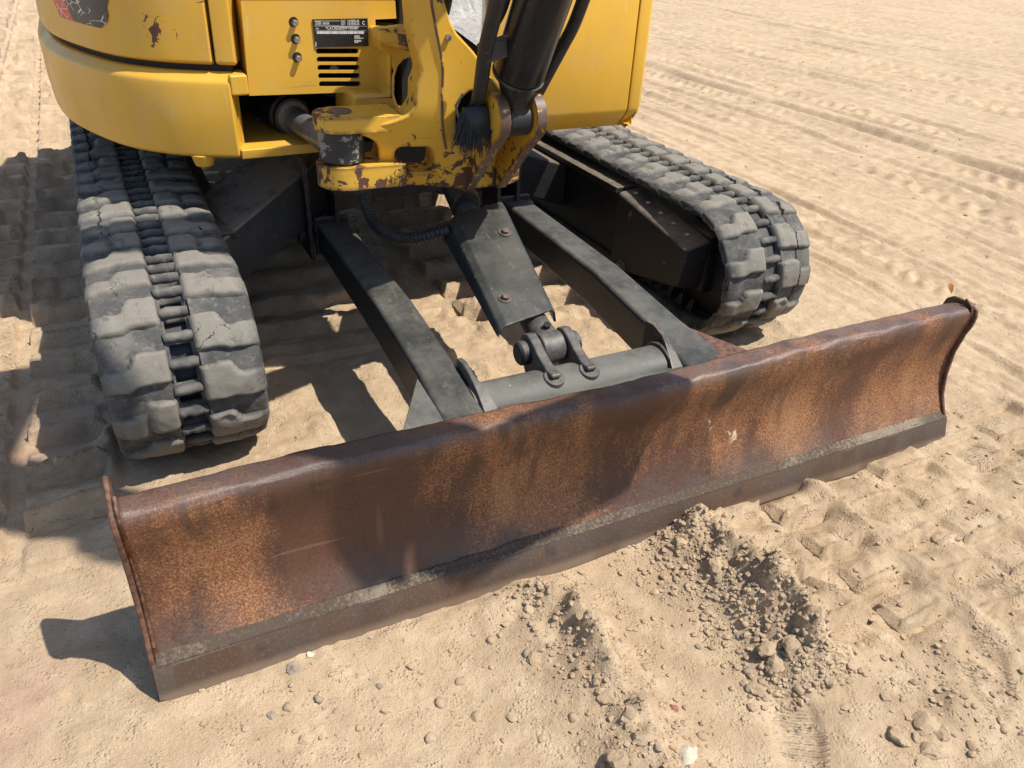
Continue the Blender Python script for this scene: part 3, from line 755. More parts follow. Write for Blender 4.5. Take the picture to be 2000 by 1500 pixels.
# idlers, rollers, track frames
for sx, tr in ((-1, trL), (1, trR)):
    xc = sx*.744
    fr = box('track_frame', (xc-.10,.66,.13), (xc+.10,2.30,.31), 'frame', ROOT, .015)
    bm = bmesh.new(); b_tube(bm, [(xc-.06,YF,ZC),(xc-.045,YF,ZC),(xc+.045,YF,ZC),(xc+.06,YF,ZC)], [.11,.155,.155,.11], 36); from_bm('idler', bm, 'navy', fr, ang=30)
    tube('sprocket', [(xc-.04,YR,ZC),(xc+.04,YR,ZC)], .155, 'navy', fr, 24)
    for y in (1.05,1.4,1.75): tube('roller', [(xc-.09,y,.085),(xc+.09,y,.085)], .038, 'navy', fr, 16)
    xi = xc-sx*.104
    # inner side plate with its sloping dirt-covered top, nearer end closed by a box guard
    bm = bmesh.new()
    b_hex(bm, [(xi,.66,.150),(xi-sx*.085,.67,.165),(xi-sx*.085,1.00,.090),(xi,1.00,.090)], [(xi,.64,.305),(xi-sx*.085,.645,.285),(xi-sx*.085,1.00,.340),(xi,1.00,.352)])
    if sx < 0: bm.free(); continue_left = True
    else: continue_left = False
    if not continue_left: gd = from_bm('frame_guard', bm, 'frame', ROOT, bevel=.012, seg=3)
    for k in (range(5) if sx > 0 else ()):
        bm = bmesh.new(); p = Vector((xi-sx*.045,.70+.065*k,.3055+.0092*k)); b_tube(bm, [p, p+Vector((0,0,.003))], .0065, 10); from_bm('dust_plug', bm, 'stone_pale', gd)
    if sx > 0: hexbolt('guard_bolt', (xi-sx*.085,.93,.125), (-sx,0,0), .014, .014, 'brownsteel', gd, .02)
    bm = bmesh.new()
    b_hex(bm, [(xi,1.005,.12),(xi-sx*.055,1.005,.12),(xi-sx*.055,2.2,.12),(xi,2.2,.12)], [(xi,1.005,.328),(xi-sx*.055,1.005,.328),(xi-sx*.055,2.2,.328),(xi,2.2,.328)])
    from_bm('side_beam', bm, 'navy', fr, bevel=.008)
    bm = bmesh.new()
    b_hex(bm, [(xi+sx*.0,1.005,.332),(xi-sx*.085,1.005,.332),(xi-sx*.085,1.80,.332),(xi-sx*.0,1.80,.332)], [(xi+sx*.0,1.005,.350),(xi-sx*.085,1.005,.350),(xi-sx*.085,1.80,.350),(xi,1.80,.350)])
    from_bm('side_shelf', bm, 'frame', fr, bevel=.003)
    if sx > 0: box('lower_flange', (xi-.085,1.005,.100), (xi,2.2,.116), 'frame', fr, .003)
    # cross leg from the centre to the track frame
    bm = bmesh.new()
    rows = [[(sx*.10,1.30,.28),(sx*.10,1.30,.47),(sx*.10,1.55,.49),(sx*.10,1.55,.28)],
            [(sx*.30,1.20,.29),(sx*.30,1.20,.445),(sx*.30,1.47,.47),(sx*.30,1.47,.29)],
            [(sx*.60,.98,.20),(sx*.60,.98,.335),(sx*.60,1.30,.35),(sx*.60,1.30,.20)]] if sx < 0 else [[(.10,1.30,.28),(.10,1.30,.47),(.10,1.55,.49),(.10,1.55,.28)],[(.34,1.34,.26),(.34,1.34,.40),(.34,1.6,.42),(.34,1.6,.26)],[(.58,1.34,.18),(.58,1.34,.32),(.58,1.6,.32),(.58,1.6,.18)]]
    b_loft(bm, rows, closed=True); from_bm('cross_leg', bm, 'dustleg' if sx < 0 else 'frame', ROOT, bevel=.008)
tube('turntable', [(0,1.72,.38),(0,1.72,.54)], .34, 'navy', ROOT, 48)
box('centre_frame', (-.26,1.28,.30), (.26,2.1,.47), 'navy', ROOT)

# ---- upper structure: skirt, cover, panel
PLAN = catmull([(-.522,.988),(-.60,1.022),(-.67,1.066),(-.745,1.145),(-.80,1.25),(-.86,1.42),(-.89,1.6),(-.905,1.9),(-.885,2.3),(-.78,2.62),(-.52,2.85),(-.1,2.95),(.3,2.90),(.55,2.75)], 7)
def plan_loft(name, pl, levels, mat, parent, bevel=.004, cap=True, depth=.05):
    n = len(pl); rows = []
    for z, off in levels:
        row = []
        for i, p in enumerate(pl):
            t = pl[min(i+1,n-1)]-pl[max(i-1,0)]; t = t/np.linalg.norm(t); nrm = np.array([t[1], -t[0]])   # outward
            q = p-nrm*off if False else p+np.array([-nrm[0], -nrm[1]])*(-off) 
            row.append((q[0], q[1], z))
        rows.append(row)
    bm = bmesh.new(); R = [[bm.verts.new(p) for p in r] for r in rows]
    for i in range(len(R)-1):
        for k in range(n-1): bm.faces.new((R[i][k], R[i][k+1], R[i+1][k+1], R[i+1][k]))
    # inner wall and caps close the shell
    inn = []
    for i, p in enumerate(pl):
        t = pl[min(i+1,n-1)]-pl[max(i-1,0)]; t = t/np.linalg.norm(t); nrm = np.array([t[1], -t[0]])
        q = p-nrm*depth; inn.append(q)
    B = [bm.verts.new((q[0], q[1], levels[0][0])) for q in inn]; T = [bm.verts.new((q[0], q[1], levels[-1][0])) for q in inn]
    for k in range(n-1):
        bm.faces.new((R[0][k+1], R[0][k], B[k], B[k+1])); bm.faces.new((R[-1][k], R[-1][k+1], T[k+1], T[k])); bm.faces.new((B[k], T[k], T[k+1], B[k+1]))
    for k in (0, n-1): bm.faces.new([B[k]]+[r[k] for r in R]+[T[k]])
    return from_bm(name, bm, mat, parent, ang=40, bevel=bevel)
_t = PLAN[3]-PLAN[2]; OUT = -1 if (_t[1]*(-.5)+(-_t[0])*(-.5)) < 0 else 1   # sign check of the outward normal
def lv(L): return [(z, o*OUT) for z, o in L]
def outward(pl, i):
    n = len(pl); t = pl[min(i+1,n-1)]-pl[max(i-1,0)]; t = t/np.linalg.norm(t); return np.array([t[1], -t[0]])*OUT
skirt = plan_loft('counterweight_skirt', PLAN, lv([(.530,-.012),(.536,0),(.600,.004),(.685,.004),(.700,.001),(.719,-.020)]), 'yellow', ROOT, .005, depth=.06*OUT)
plan_loft('gap_shade_wall', [p-outward(PLAN, i)*.03 for i, p in enumerate(PLAN)], lv([(.56,0),(.80,0)]), 'dark', skirt, 0, depth=.02*OUT)  # near-black wall added as shade behind the see-through gap under the cover
box('skirt_tab', (-.523,.985,.672), (-.484,1.06,.716), 'yellow', skirt, .005, seg=2)
tube('skirt_boss', [at(400,306,z=.535)+Vector((0,.03,0)), at(400,306,z=.535)+Vector((0,.03,-.028))], [.028,.020], 'yellow', skirt, 20, bevel=.003)
hexbolt('boss_bolt', at(400,306,z=.535)+Vector((0,.03,-.028)), (0,0,-1), .010, .008, 'brownsteel', skirt)
cover = plan_loft('engine_cover', PLAN[3:], lv([(.733,-.022),(.739,-.010),(.90,-.016),(1.05,-.028),(1.18,-.08),(1.24,-.20)]), 'yellow_cover', ROOT, .004, depth=.24*OUT)
plan_loft('cover_edge_strip', [np.array((-.507,.985)), np.array((-.53,.992)), np.array((-.549,1.001))], lv([(.733,-.022),(.739,-.010),(.90,-.016),(1.05,-.028),(1.18,-.08)]), 'yellow', cover, .004, depth=.10*OUT)
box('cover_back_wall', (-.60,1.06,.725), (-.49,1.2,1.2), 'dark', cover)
# torn decal on the cover, following its curve
def decal(name, uv, mat, eps):
    # uv: (index along the plan curve, height) corners of a small strip mesh
    bm = bmesh.new(); R = []
    for row in uv:
        r = []
        for s, z in row:
            i = int(s); f_ = s-i; p = PLAN[i]*(1-f_)+PLAN[i+1]*f_; o = outward(PLAN, i)*(1-f_)+outward(PLAN, i+1)*f_
            off = -.010-.006*(z-.739)/.161 + eps; q = p+o*off; r.append(bm.verts.new((q[0], q[1], z)))
        R.append(r)
    for i in range(len(R)-1):
        for k in range(len(R[0])-1): bm.faces.new((R[i][k], R[i][k+1], R[i+1][k+1], R[i+1][k]))
    return from_bm(name, bm, mat, cover)
def edge_l(z): return 31.2-(z-.772)*38*1.0
def dec_rows(a, b):   # a(z), b(z): index limits
    return [[(a(z)+(b(z)-a(z))*k/10, z) for k in range(11)] for z in np.linspace(.790, .98, 14)]
decal('decal', dec_rows(lambda z: 20.8+2.5*max(0,(.815-z)/.025)+.4*math.sin(z*310), lambda z: 29.8+(z-.79)*30), 'decal_b', .0020)
decal('decal_stripe', dec_rows(lambda z: 29.8+(z-.79)*30, lambda z: 32.8+(z-.79)*30), 'decal_r', .0020)

# front service panel
PY = 1.0
ol = [at(470,2,y=PY), at(487,187,y=PY), at(757,178,y=PY), at(753,108,y=PY), at(748,98,y=PY), at(737,92,y=PY), at(735,84,y=PY), at(733,38,y=PY), at(774,36,y=PY), at(772,2,y=PY)]
slots = []
for k in range(5):
    v = 100+16*k; u0 = 617+1.5*k; u1 = 701+1.0*k; slots.append(rrect(u0, v-5.3, u1, v+5.3, 5.2, 4, y=PY))
bolts = [(573,43),(577,76),(580,112)]
panel = plate('service_panel', ol, slots+[ell(u, v, 9.5, 10.5, 16, y=PY) for u, v in bolts], (0,.012,0), 'yellow', ROOT, 0, smooth=False)
for u, v in bolts:
    p = at(u, v, y=PY+.008); bm = bmesh.new(); b_tube(bm, [p+Vector((0,.006,0)), p], .0135, 18); w_ = from_bm('bolt_recess', bm, 'brownsteel', panel)
    hexbolt('panel_bolt', p, (0,-1,0), .0072, .020, 'steel', panel)
bm = bmesh.new(); a = at(470,2,y=PY); b = at(772,2,y=PY)
b_loft(bm, [[a, a+Vector((.002,.012,.022)), a+Vector((.004,.05,.034)), a+Vector((.004,.25,.09)), a+Vector((.004,.25,.02)), a+Vector((0,.012,0))],
            [b, b+Vector((0,.012,.022)), b+Vector((0,.05,.034)), b+Vector((0,.25,.09)), b+Vector((0,.25,.02)), b+Vector((0,.012,0))]], closed=True)
from_bm('panel_hood', bm, 'yellow', panel, bevel=.004)
bm = bmesh.new(); a = at(470,2,y=PY); b = at(487,187,y=PY); b_hex(bm, [a, a+Vector((.002,.2,0)), a+Vector((.01,.2,0)), a+Vector((.01,0,0))], [b, b+Vector((.002,.2,0)), b+Vector((.01,.2,0)), b+Vector((.01,0,0))])
bmesh.ops.translate(bm, vec=(.001,.013,0), verts=bm.verts); from_bm('panel_side', bm, 'yellow', panel)
box('bay_backing', (-.47,1.10,.675), (-.10,1.14,.95), 'dark', panel)  # near-black sheet for the shade behind the slots
fan = at(650,134,y=1.085); bm = bmesh.new(); b_tube(bm, [fan, fan+Vector((0,-.012,0))], .011, 18); from_bm('fan_hub', bm, 'steel', panel)
bm = bmesh.new(); b_tube(bm, [fan+Vector((.062*math.cos(a_), 0, .062*math.sin(a_))) for a_ in np.linspace(0, 2*math.pi, 33)], .004, 8, False); from_bm('fan_ring', bm, 'hose', panel)
# name plate with its printing
plt = plate('name_plate', [at(610,38,y=PY-.003), at(718,36,y=PY-.003), at(720,90,y=PY-.003), at(616,93,y=PY-.003)], [], (0,.0025,0), 'plate', ROOT, 0)
def text(body, u, v, size, mat='ink', sx=1.0):
    cu = bpy.data.curves.new('lettering', 'FONT'); cu.body = body; cu.size = size; cu.extrude = .0001
    o = bpy.data.objects.new('lettering_src', cu); COL.objects.link(o)
    bpy.context.view_layer.update()
    me = bpy.data.meshes.new_from_object(o.evaluated_get(bpy.context.evaluated_depsgraph_get()))
    bpy.data.objects.remove(o); bpy.data.curves.remove(cu)
    me.transform(Matrix.Translation(at(u, v, y=PY-.0036)) @ Matrix.Rotation(math.radians(90), 4, 'X') @ Matrix.Diagonal((sx,1,1,1)))
    me.materials.append(M[mat]); t = bpy.data.objects.new('lettering', me); COL.objects.link(t); t.parent = plt
for b_, u, v, s_, sx in (('MODEL',615.4,44.6,.0046,.9),('NUMBER',615.6,48.4,.0046,.8),('3035E',630,48,.0070,.9),('CAT',665.6,43.8,.0076,.72),('CAT',666.0,49.4,.0076,.72),('CATERPILLAR',678.6,43.8,.0076,.60),('CATERPILLAR',679.0,49.4,.0076,.60),('C',707.4,48.0,.0105,.9),
                         ('*CAT3035EPJWY00586*',636,58.2,.0098,.78),('PIN',616.8,57.6,.0046,1)):
    text(b_, u, v, s_, 'ink', sx)
bm = bmesh.new()
def rect(bm, u0, v0, u1, v1):
    q = [at(u0,v0,y=PY-.0036), at(u1,v0,y=PY-.0036), at(u1,v1,y=PY-.0036), at(u0,v1,y=PY-.0036)]
    bm.faces.new([bm.verts.new(p) for p in q])
u = 619.0; rn = random.Random(3)
while u < 711:
    w = rn.uniform(.5,1.5); rect(bm, u, 60.8, min(u+w, 712), 66.2); u += w+rn.uniform(.35,.9)
for v in (69.5,71.8,74.0,78.2,80.4,82.6): rect(bm, 692, v, 692+rn.uniform(8,18), v+.9)
rect(bm, 614, 40.6, 663, 41.2); rect(bm, 614, 49.6, 663, 49.9); rect(bm, 614, 51.0, 716, 51.3); rect(bm, 615, 59.4, 716, 59.7); rect(bm, 616.4, 82, 617.6, 91)
from_bm('printed_bars', bm, 'ink', plt)

# near-black walls for the interior shade behind the opening, floor plate
plate('belly_plate', [(p[0]*.985, 1.75+(p[1]-1.75)*.985, .535) for p in PLAN]+[(.60,1.9,.535),(.56,1.05,.535),(-.05,1.20,.535)], [], (0,0,.012), 'navy', ROOT, 0)  # added so sunlight cannot fall through the open house onto the track
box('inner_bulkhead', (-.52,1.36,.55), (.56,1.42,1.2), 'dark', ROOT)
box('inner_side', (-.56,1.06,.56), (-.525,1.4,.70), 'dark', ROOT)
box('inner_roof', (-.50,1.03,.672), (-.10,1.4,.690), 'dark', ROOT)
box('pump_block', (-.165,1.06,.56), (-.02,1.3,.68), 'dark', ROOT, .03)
floor = plate('floor_plate', [at(474,312,z=.53), at(640,296,z=.53), at(700,290,z=.53), (-.10,1.36,.53), (-.52,1.36,.53)], [], (0,0,.022), 'yellow', ROOT, .003)
tube('stub_hose', [at(497,232,y=1.25), at(524,231,y=1.25)], .012, 'hose', ROOT)

# ---- swing cylinder
c0 = at(568,226,y=1.12); c1 = at(668,296,y=.80)
dr = (c1-c0).normalized()
bm = bmesh.new(); b_tube(bm, [c0-dr*.10, c0-dr*.005, c0, c0+dr*.018, c0+dr*.020], [.052,.052,.046,.046,.036], 30)
swc = from_bm('swing_cylinder', bm, 'hose', ROOT, ang=30)
tube('rod', [c0, c1-dr*.03], .0285, 'rod', swc, 26)
bm = bmesh.new(); b_tube(bm, [c0+dr*.0195, c0+dr*.0215], .040, 30); from_bm('wiper_ring', bm, 'steel', swc)
tube('rod_end', [Vector((c1.x, c1.y, .566)), Vector((c1.x, c1.y, .634))], .050, 'eye', swc, 40, bevel=.004)
PX, PYY = c1.x, c1.y

# ---- swing bracket casting
bm = bmesh.new()
def Apt(u, v): 
    # left-facing flank: depth runs from the worn seam back towards the ear
    su = np.interp(v, [-60,0,60,129,195,255,290,366], [842,843,853,865,864,866,872,884])
    k = max(0, min(1, (su-u)/150)); yb = np.interp(v, [0,255,366], [.690,.700,.765])
    return at(u, v, y=float(yb+.045*k))
seam = [(842,-60),(843,0),(853,60),(865,129),(864,195),(866,255),(872,290),(884,366)]
olA = [(796,-60)]+seam+[(830,364),(780,361),(716,368),(708,366),(706,334),(716,330),(732,320),(740,306),(740,290),(734,278),(720,270),(706,266),(704,246),(735,243),(770,236),(798,224),(811,205),(812,168),(822,142),(815,112),(804,60)]
slot = []
for cx, cy, a0 in ((832,302,-90),(832,322,0),(786,322,90),(786,302,180)):
    for i in range(6):
        a_ = math.radians(a0+18*i); slot.append((cx+14*math.cos(a_), cy+14*math.sin(a_)))
b_plate(bm, [Apt(*q) for q in olA], [[Apt(*q) for q in slot]], (0.012,.085,0))
def Bpt(u, v): return at(u, v, y=float(np.interp(v, [0,255,366], [.690,.700,.765])))
olB = [(866,-60),(868,0),(879,39),(894,66),(927,102),(960,150),(984,180),(990,215),(981,250),(950,300),(926,345),(906,374),(884,366)]+seam[:-1][::-1]
hole = [(929+37*math.cos(2*math.pi*i/24), 234+56*math.sin(2*math.pi*i/24)) for i in range(24)]
b_plate(bm, [Bpt(*q) for q in olB], [[Bpt(*q) for q in hole]], (0.006,.085,0))
bmesh.ops.remove_doubles(bm, verts=bm.verts, dist=.0008)
brk = from_bm('swing_bracket', bm, 'yellow_chip', ROOT, bevel=.007, seg=3, ang=30)
# ears round the pin
def ear(z0, z1, r0, name):
    ol = []
    for i in range(17):
        a_ = math.radians(70+200*i/16); ol.append((PX+r0*math.cos(a_), PYY+r0*math.sin(a_)))
    x1 = -.205; ol = [(x1, PYY+.060)]+ol+[(PX+.03, PYY-r0*1.02), (x1, PYY-.065)]
    return plate(name, [(x, y, z0) for x, y in ol], [], (0,0,z1-z0), 'yellow_ear', brk, .008, seg=3)
ear(.634,.668,.058,'upper_ear'); ear(.512,.562,.058,'lower_ear')
tube('pin_head', [(PX,PYY,.668),(PX,PYY,.671),(PX,PYY,.673)], [.026,.026,.023], 'brownsteel', brk, 28)
tube('pin_foot', [(PX+.01,PYY,.512),(PX+.01,PYY,.500)], [.060,.048], 'frame', brk, 28)
# near-black plug behind the hose opening, standing for the shade inside
bm = bmesh.new(); c_ = Bpt(926,234); b_tube(bm, [c_+Vector((0,.05,0)), c_+Vector((.02,.12,0))], .070, 24); from_bm('hose_hole_shade', bm, 'dark', brk)
# cheeks that hold the boom cylinder foot
for x0 in (-.045, .042):
    ol = []
    cy, cz, r = .640, .672, .052
    for i in range(13):
        a_ = math.radians(70+150*i/12); ol.append((cy+r*math.cos(a_), cz+r*math.sin(a_)))
    ol += [(.640,.605),(.700,.545),(.775,.470),(.84,.470),(.84,.70)]
    ck = plate('cheek_plate', [(x0, y, z) for y, z in ol], [], (.024,0,0), 'worn' , brk, .005, seg=2)
    ck.data.materials.clear(); ck.data.materials.append(M['yellow_chip']); ck.data.materials.append(M['worn'])
    for p in ck.data.polygons:
        n = p.normal; p.material_index = 1 if (abs(n.x) < .4 and n.y < .25) else 0
plate('web_plate', [at(938,262,y=.79), at(1040,250,y=.79), at(1018,300,y=.79), at(1014,352,y=.79), at(1000,360,y=.79), at(905,372,y=.79)], [], (0,.06,0), 'yellow_chip', brk, .004)
box('foot_block', (-.05,.80,.475), (.115,.95,.56), 'yellow_chip', brk, .008)
# weld ridges at the seam
bm = bmesh.new(); b_tube(bm, catmull([Apt(u_-1, v_)+Vector((0,-.001,0)) for u_, v_ in seam[:-1]], 8), .0028, 6); from_bm('seam_weld', bm, 'worn', brk, ang=80)
hexbolt('grease_plug', Bpt(874,73)+Vector((0,-.001,0)), (0,-1,0), .007, .006, 'steel', brk)
# post on the house that carries the bracket
post = plate('swing_post', [at(q[0], q[1], y=.93) for q in ((737,58),(818,64),(822,96),(806,112),(790,118),(779,130),(773,150),(772,185),(778,205),(790,220),(830,222),(860,280),(712,262),(690,240),(690,185),(758,183),(757,110),(742,96))], [], (0,.16,0), 'yellow', ROOT, .01, seg=3)
plate('post_boss', [at(q[0], q[1], y=.885) for q in ((738,58),(816,50),(822,98),(800,101),(775,96),(752,88),(740,82))], [], (0,.05,0), 'yellow_chip', post, .007)
plate('rust_patch', [at(q[0], q[1], y=.884) for q in ((777,65),(814,72),(816,96),(779,88))], [], (0,.004,0), 'worn', post, 0)
box('boom_saddle', (-.12,.68,1.0), (.07,.84,1.10), 'yellow', ROOT, .02)

# ---- boom cylinder with hoses
f0 = Vector((.012,.635,.668)); f1 = at(1027,100,y=.605); f2 = at(1062,-8,y=.545)
ax = (f2-f1).normalized(); top = f1+ax*.60
bcl = tube('boom_cylinder', [f1-ax*.060, f1-ax*.052, f1-ax*.045, f1, top], [.050,.054,.0555,.0555,.0555], 'black_gloss', ROOT, 36, ang=30)
tube('cylinder_foot', [f0, f0.lerp(f1-ax*.06, .45), f1-ax*.056], [.030,.032,.046], 'black_gloss', bcl, 28)
tube('foot_eye', [f0+Vector((-.026,0,0)), f0+Vector((.026,0,0))], .034, 'navy', bcl, 28, bevel=.004)
bm = bmesh.new(); b_tube(bm, [f1-ax*.057+(-.0005)*ax, f1-ax*.053], .0572, 36); from_bm('base_ring', bm, 'black', bcl)
tube('piston_rod', [top, top+ax*.35], .03, 'steel', bcl, 24)
pipe = catmull([at(926,215,y=.70), at(936,188,y=.655), at(944,130,y=.61), at(950,90,y=.585), at(966,25,y=.54), at(985,-60,y=.49)], 8)
tube('steel_pipe', pipe, .0155, 'hose', bcl, 16)
bm = bmesh.new(); c_ = at(962,98,y=.60); b_box(bm, (-.026,-.016,-.018), (.040,.016,.018), Matrix.Translation(c_) @ Matrix.Rotation(-.25, 4, 'Y')); from_bm('pipe_clamp', bm, 'black', bcl, bevel=.003)
hexbolt('clamp_bolt', at(950,98,y=.582), (0,-1,0), .008, .008, 'hose', bcl)
tube('side_hose', catmull([at(1052,178,y=.66), at(1072,140,y=.63), at(1100,88,y=.60), at(1122,45,y=.57), at(1150,-30,y=.53)], 8), .0135, 'hose', bcl, 16)
tube('rear_hose', catmull([at(868,22,y=.88), at(872,2,y=.86), at(880,-40,y=.83)], 6), .013, 'hose', bcl, 12)
tube('upper_hose', catmull([at(955,60,y=.63), at(978,20,y=.60), at(1000,-50,y=.56)], 6), .012, 'hose', bcl, 12)
# frayed sleeve hanging out of the opening
bm = bmesh.new(); sc0 = at(928,212,y=.668); rn = random.Random(5)
b_tube(bm, [sc0+Vector((0,0,.004)), sc0+Vector((0,-.004,-.012)), sc0+Vector((-.002,0,-.040))], [.028,.031,.034], 20, False)
slv = from_bm('hose_sleeve', bm, 'bristle', ROOT, ang=70)
sd = slv.modifiers.new('thick', 'SOLIDIFY'); sd.thickness = .004
bm = bmesh.new()
for i in range(420):
    a_ = rn.uniform(math.pi*.95, math.pi*2.05); r = rn.uniform(.026,.036); p = sc0+Vector((r*math.cos(a_), r*math.sin(a_)*.8, rn.uniform(-.030,-.005)))
    d_ = Vector((math.cos(a_)*rn.uniform(0,.5), -rn.uniform(.05,.35), -1)).normalized(); L_ = rn.uniform(.030,.075)
    b_tube(bm, [p, p+d_*L_*.5, p+d_*L_+Vector((rn.uniform(-.006,.006), .004, 0))], [.0010,.0009,.0004], 4)
from_bm('frayed_bristles', bm, 'bristle', slv)
bm = bmesh.new()
for k in range(4):
    p = sc0+Vector((-.020+.004*k, -.022, .005)); b_tube(bm, [p, p+Vector((.006,-.008,-.045)), p+Vector((.010+.002*k,-.004,-.085-.010*k))], [.0015,.0013,.0007], 5)
from_bm('loose_strands', bm, 'bristle', slv)
tube('bent_clip', [at(904,183,y=.668), at(890,207,y=.672), at(897,232,y=.67)], .0030, 'rod', ROOT, 8)

# ---- right front cover (under the cab)
def cov(name, x0, x1, corner, mat):
    pl = [(x0,.97),(x1,.97)] if not corner else [(x0,.9705),(x0+.012,.9705),(x0+.036,.974),(x0+.052,.990),(x0+.060,1.02),(x0+.072,1.15),(x0+.10,1.7),(x0+.05,2.3)]
    pl = [np.array(p) for p in pl]; lev = [(.530,.050),(.536,.040),(.575,.006),(.590,0),(1.02,0),(1.06,.02)]
    bm = bmesh.new(); rows = []
    for z, ins in lev:
        rows.append([(p[0]-(ins*.9 if p[1] > .985 else ins*.35*(i/max(1,len(pl)-1)) if corner else 0), p[1]+(ins if p[1] < .985 else 0), z) for i, p in enumerate(pl)])
    R = [[bm.verts.new(p) for p in r] for r in rows]; n = len(pl)
    for i in range(len(R)-1):
        for k in range(n-1): bm.faces.new((R[i][k], R[i][k+1], R[i+1][k+1], R[i+1][k]))
    back = [(x0, 1.02), (x1 if not corner else x0+.02, 1.02)]
    o = from_bm(name, bm, mat, ROOT, ang=40)
    md = o.modifiers.new('thick', 'SOLIDIFY'); md.thickness = .02
    f = max(o.data.polygons, key=lambda p: p.area); md.offset = -1 if f.normal.y < 0 or f.normal.x > .5 else 1
    b = o.modifiers.new('bevel', 'BEVEL'); b.width = .006; b.segments = 3; b.limit_method = 'ANGLE'; b.angle_limit = math.radians(30)
    return o
cov('cab_front_cover', .10, .5365, False, 'yellow'); cov('cab_corner_cover', .5395, .5395, True, 'yellow')
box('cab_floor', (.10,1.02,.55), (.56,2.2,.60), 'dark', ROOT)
# silvery lining between bracket and cover
plate('lining_sheet', [at(q[0], q[1], y=.985) for q in ((868,-40),(872,30),(885,55),(950,103),(985,112),(1010,60),(1012,-40))], [], (0,.01,0), 'silver', ROOT, 0)
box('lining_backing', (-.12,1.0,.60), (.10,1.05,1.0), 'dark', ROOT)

# ---- unseen above the frame: cab, and boom, stick and bucket shaped for their shadows
cab = box('cab_shell', (-.02,1.05,1.06), (.62,2.1,2.30), 'yellow', ROOT, .05, seg=3)
box('windscreen', (.03,1.040,1.14), (.57,1.052,2.15), 'glass', cab, .002); box('side_window', (.618,1.12,1.3), (.628,1.95,2.15), 'glass', cab, .002); box('inner_window', (-.028,1.12,1.3), (-.018,1.95,2.15), 'glass', cab, .002)
BF = Vector((-.03,.82,0)); BE = Vector((.20,-.98,0)).normalized(); BN = Vector((-BE.y, BE.x, 0))
def bp(r, z, off=0): p = BF+BE*r+BN*off; return Vector((p.x, p.y, z))
def boomplate(name, prof, w, mat, parent, bevel=.012):
    return plate(name, [bp(r, z, -w/2) for r, z in prof], [], BN*w, mat, parent, bevel)
boom = boomplate('boom', [(-.06,1.04),(.08,1.04),(.30,1.32),(.52,1.68),(.76,2.40),(.94,2.86),(1.40,3.22),(1.38,3.38),(.84,3.06),(.62,2.48),(.34,1.82),(.06,1.22)], .17, 'yellow', ROOT)
boomplate('cylinder_lug', [(.46,1.66),(.58,1.66),(.64,2.10),(.46,1.78)], .09, 'yellow', boom)
stick = boomplate('stick', [(1.24,3.34),(1.34,3.50),(1.46,3.40),(1.46,2.60),(1.43,1.72),(1.34,1.72),(1.30,2.4),(1.26,3.00)], .10, 'yellow', ROOT)
tube('stick_cylinder', [bp(.80,3.26), bp(1.28,3.52)], .045, 'black', stick, 20); tube('bucket_cylinder', [bp(1.50,2.75,.0), bp(1.48,1.86,.0)], .036, 'black', stick, 20)
_bp = bp
def bp(r, z, off=0): return _bp(r, z, off+.155)  # bucket set off the stick line so its shadow falls on the blade
shell = catmull([(1.37,1.70),(1.29,1.57),(1.24,1.44),(1.26,1.35),(1.31,1.325),(1.36,1.36)], 5)
bm = bmesh.new(); b_loft(bm, [[bp(r, z, -.165), bp(r, z, .165)] for r, z in shell], caps=False)
bucket = from_bm('bucket', bm, 'black', ROOT, ang=50); md = bucket.modifiers.new('thick', 'SOLIDIFY'); md.thickness = .012
for o_ in (-.165, .153): plate('side_plate', [bp(r, z, o_) for r, z in shell]+[bp(1.41,1.50,o_), bp(1.43,1.64,o_)], [], BN*.012, 'black', bucket, .003)
plate('cutting_lip', [bp(1.35,1.35,-.165), bp(1.39,1.42,-.165), bp(1.39,1.42,.165), bp(1.35,1.35,.165)], [], (-.002,.012,.004), 'lug_steel', bucket, .002)
for o_ in (-.20, -.12): plate('bucket_ear', [bp(1.35,1.64,o_), bp(1.35,1.78,o_), bp(1.40,1.80,o_), bp(1.45,1.74,o_), bp(1.43,1.62,o_)], [], BN*.014, 'black', bucket, .003)
tube('bucket_pin', [bp(1.39,1.745,-.22), bp(1.39,1.745,-.09)], .02, 'steel', bucket, 16)

# ------------------------------------------------------------------ clods and stones
def clod_mesh(seed, sub=2, flat=.7, ang=False):
    bm = bmesh.new(); bmesh.ops.create_icosphere(bm, subdivisions=sub, radius=1.0); rn = random.Random(seed)
    sx, sy = rn.uniform(.8,1.25), rn.uniform(.75,1.1)
    cuts = [(Vector((rn.gauss(0,1), rn.gauss(0,1), rn.gauss(0,1))).normalized(), rn.uniform(.55,.95)) for _ in range(12)]
    for v in bm.verts:
        n = v.co.normalized(); r = 1.0
        for p, a in cuts:
            d = n.dot(p)
            if d > .05: r = min(r, a/d)
        r = r*(1+.30*float(fbm(np.array(n.x*2.2+seed), np.array(n.y*2.2+n.z*2.9), .9, 4, .65, seed)))
        v.co = Vector((n.x*r*sx, n.y*r*sy, n.z*r*flat))
    me = bpy.data.meshes.new('clod'); bm.to_mesh(me); bm.free()
    me.polygons.foreach_set('use_smooth', [True]*len(me.polygons)); 
    if ang: me.set_sharp_from_angle(angle=math.radians(30))
    return me
def ghv(x, y):
    i = np.clip(np.searchsorted(gx, x)-1, 0, nx-2); j = np.clip(np.searchsorted(gy, y)-1, 0, ny-2)
    fx = (x-gx[i])/(gx[i+1]-gx[i]); fy = (y-gy[j])/(gy[j+1]-gy[j])
    return (H[j,i]*(1-fx)+H[j,i+1]*fx)*(1-fy)+(H[j+1,i]*(1-fx)+H[j+1,i+1]*fx)*fy
def gh(x, y): return float(ghv(np.array([x]), np.array([y]))[0])
CM = [clod_mesh(k, 2, random.uniform(.6,.85), k % 2 == 0) for k in range(14)]
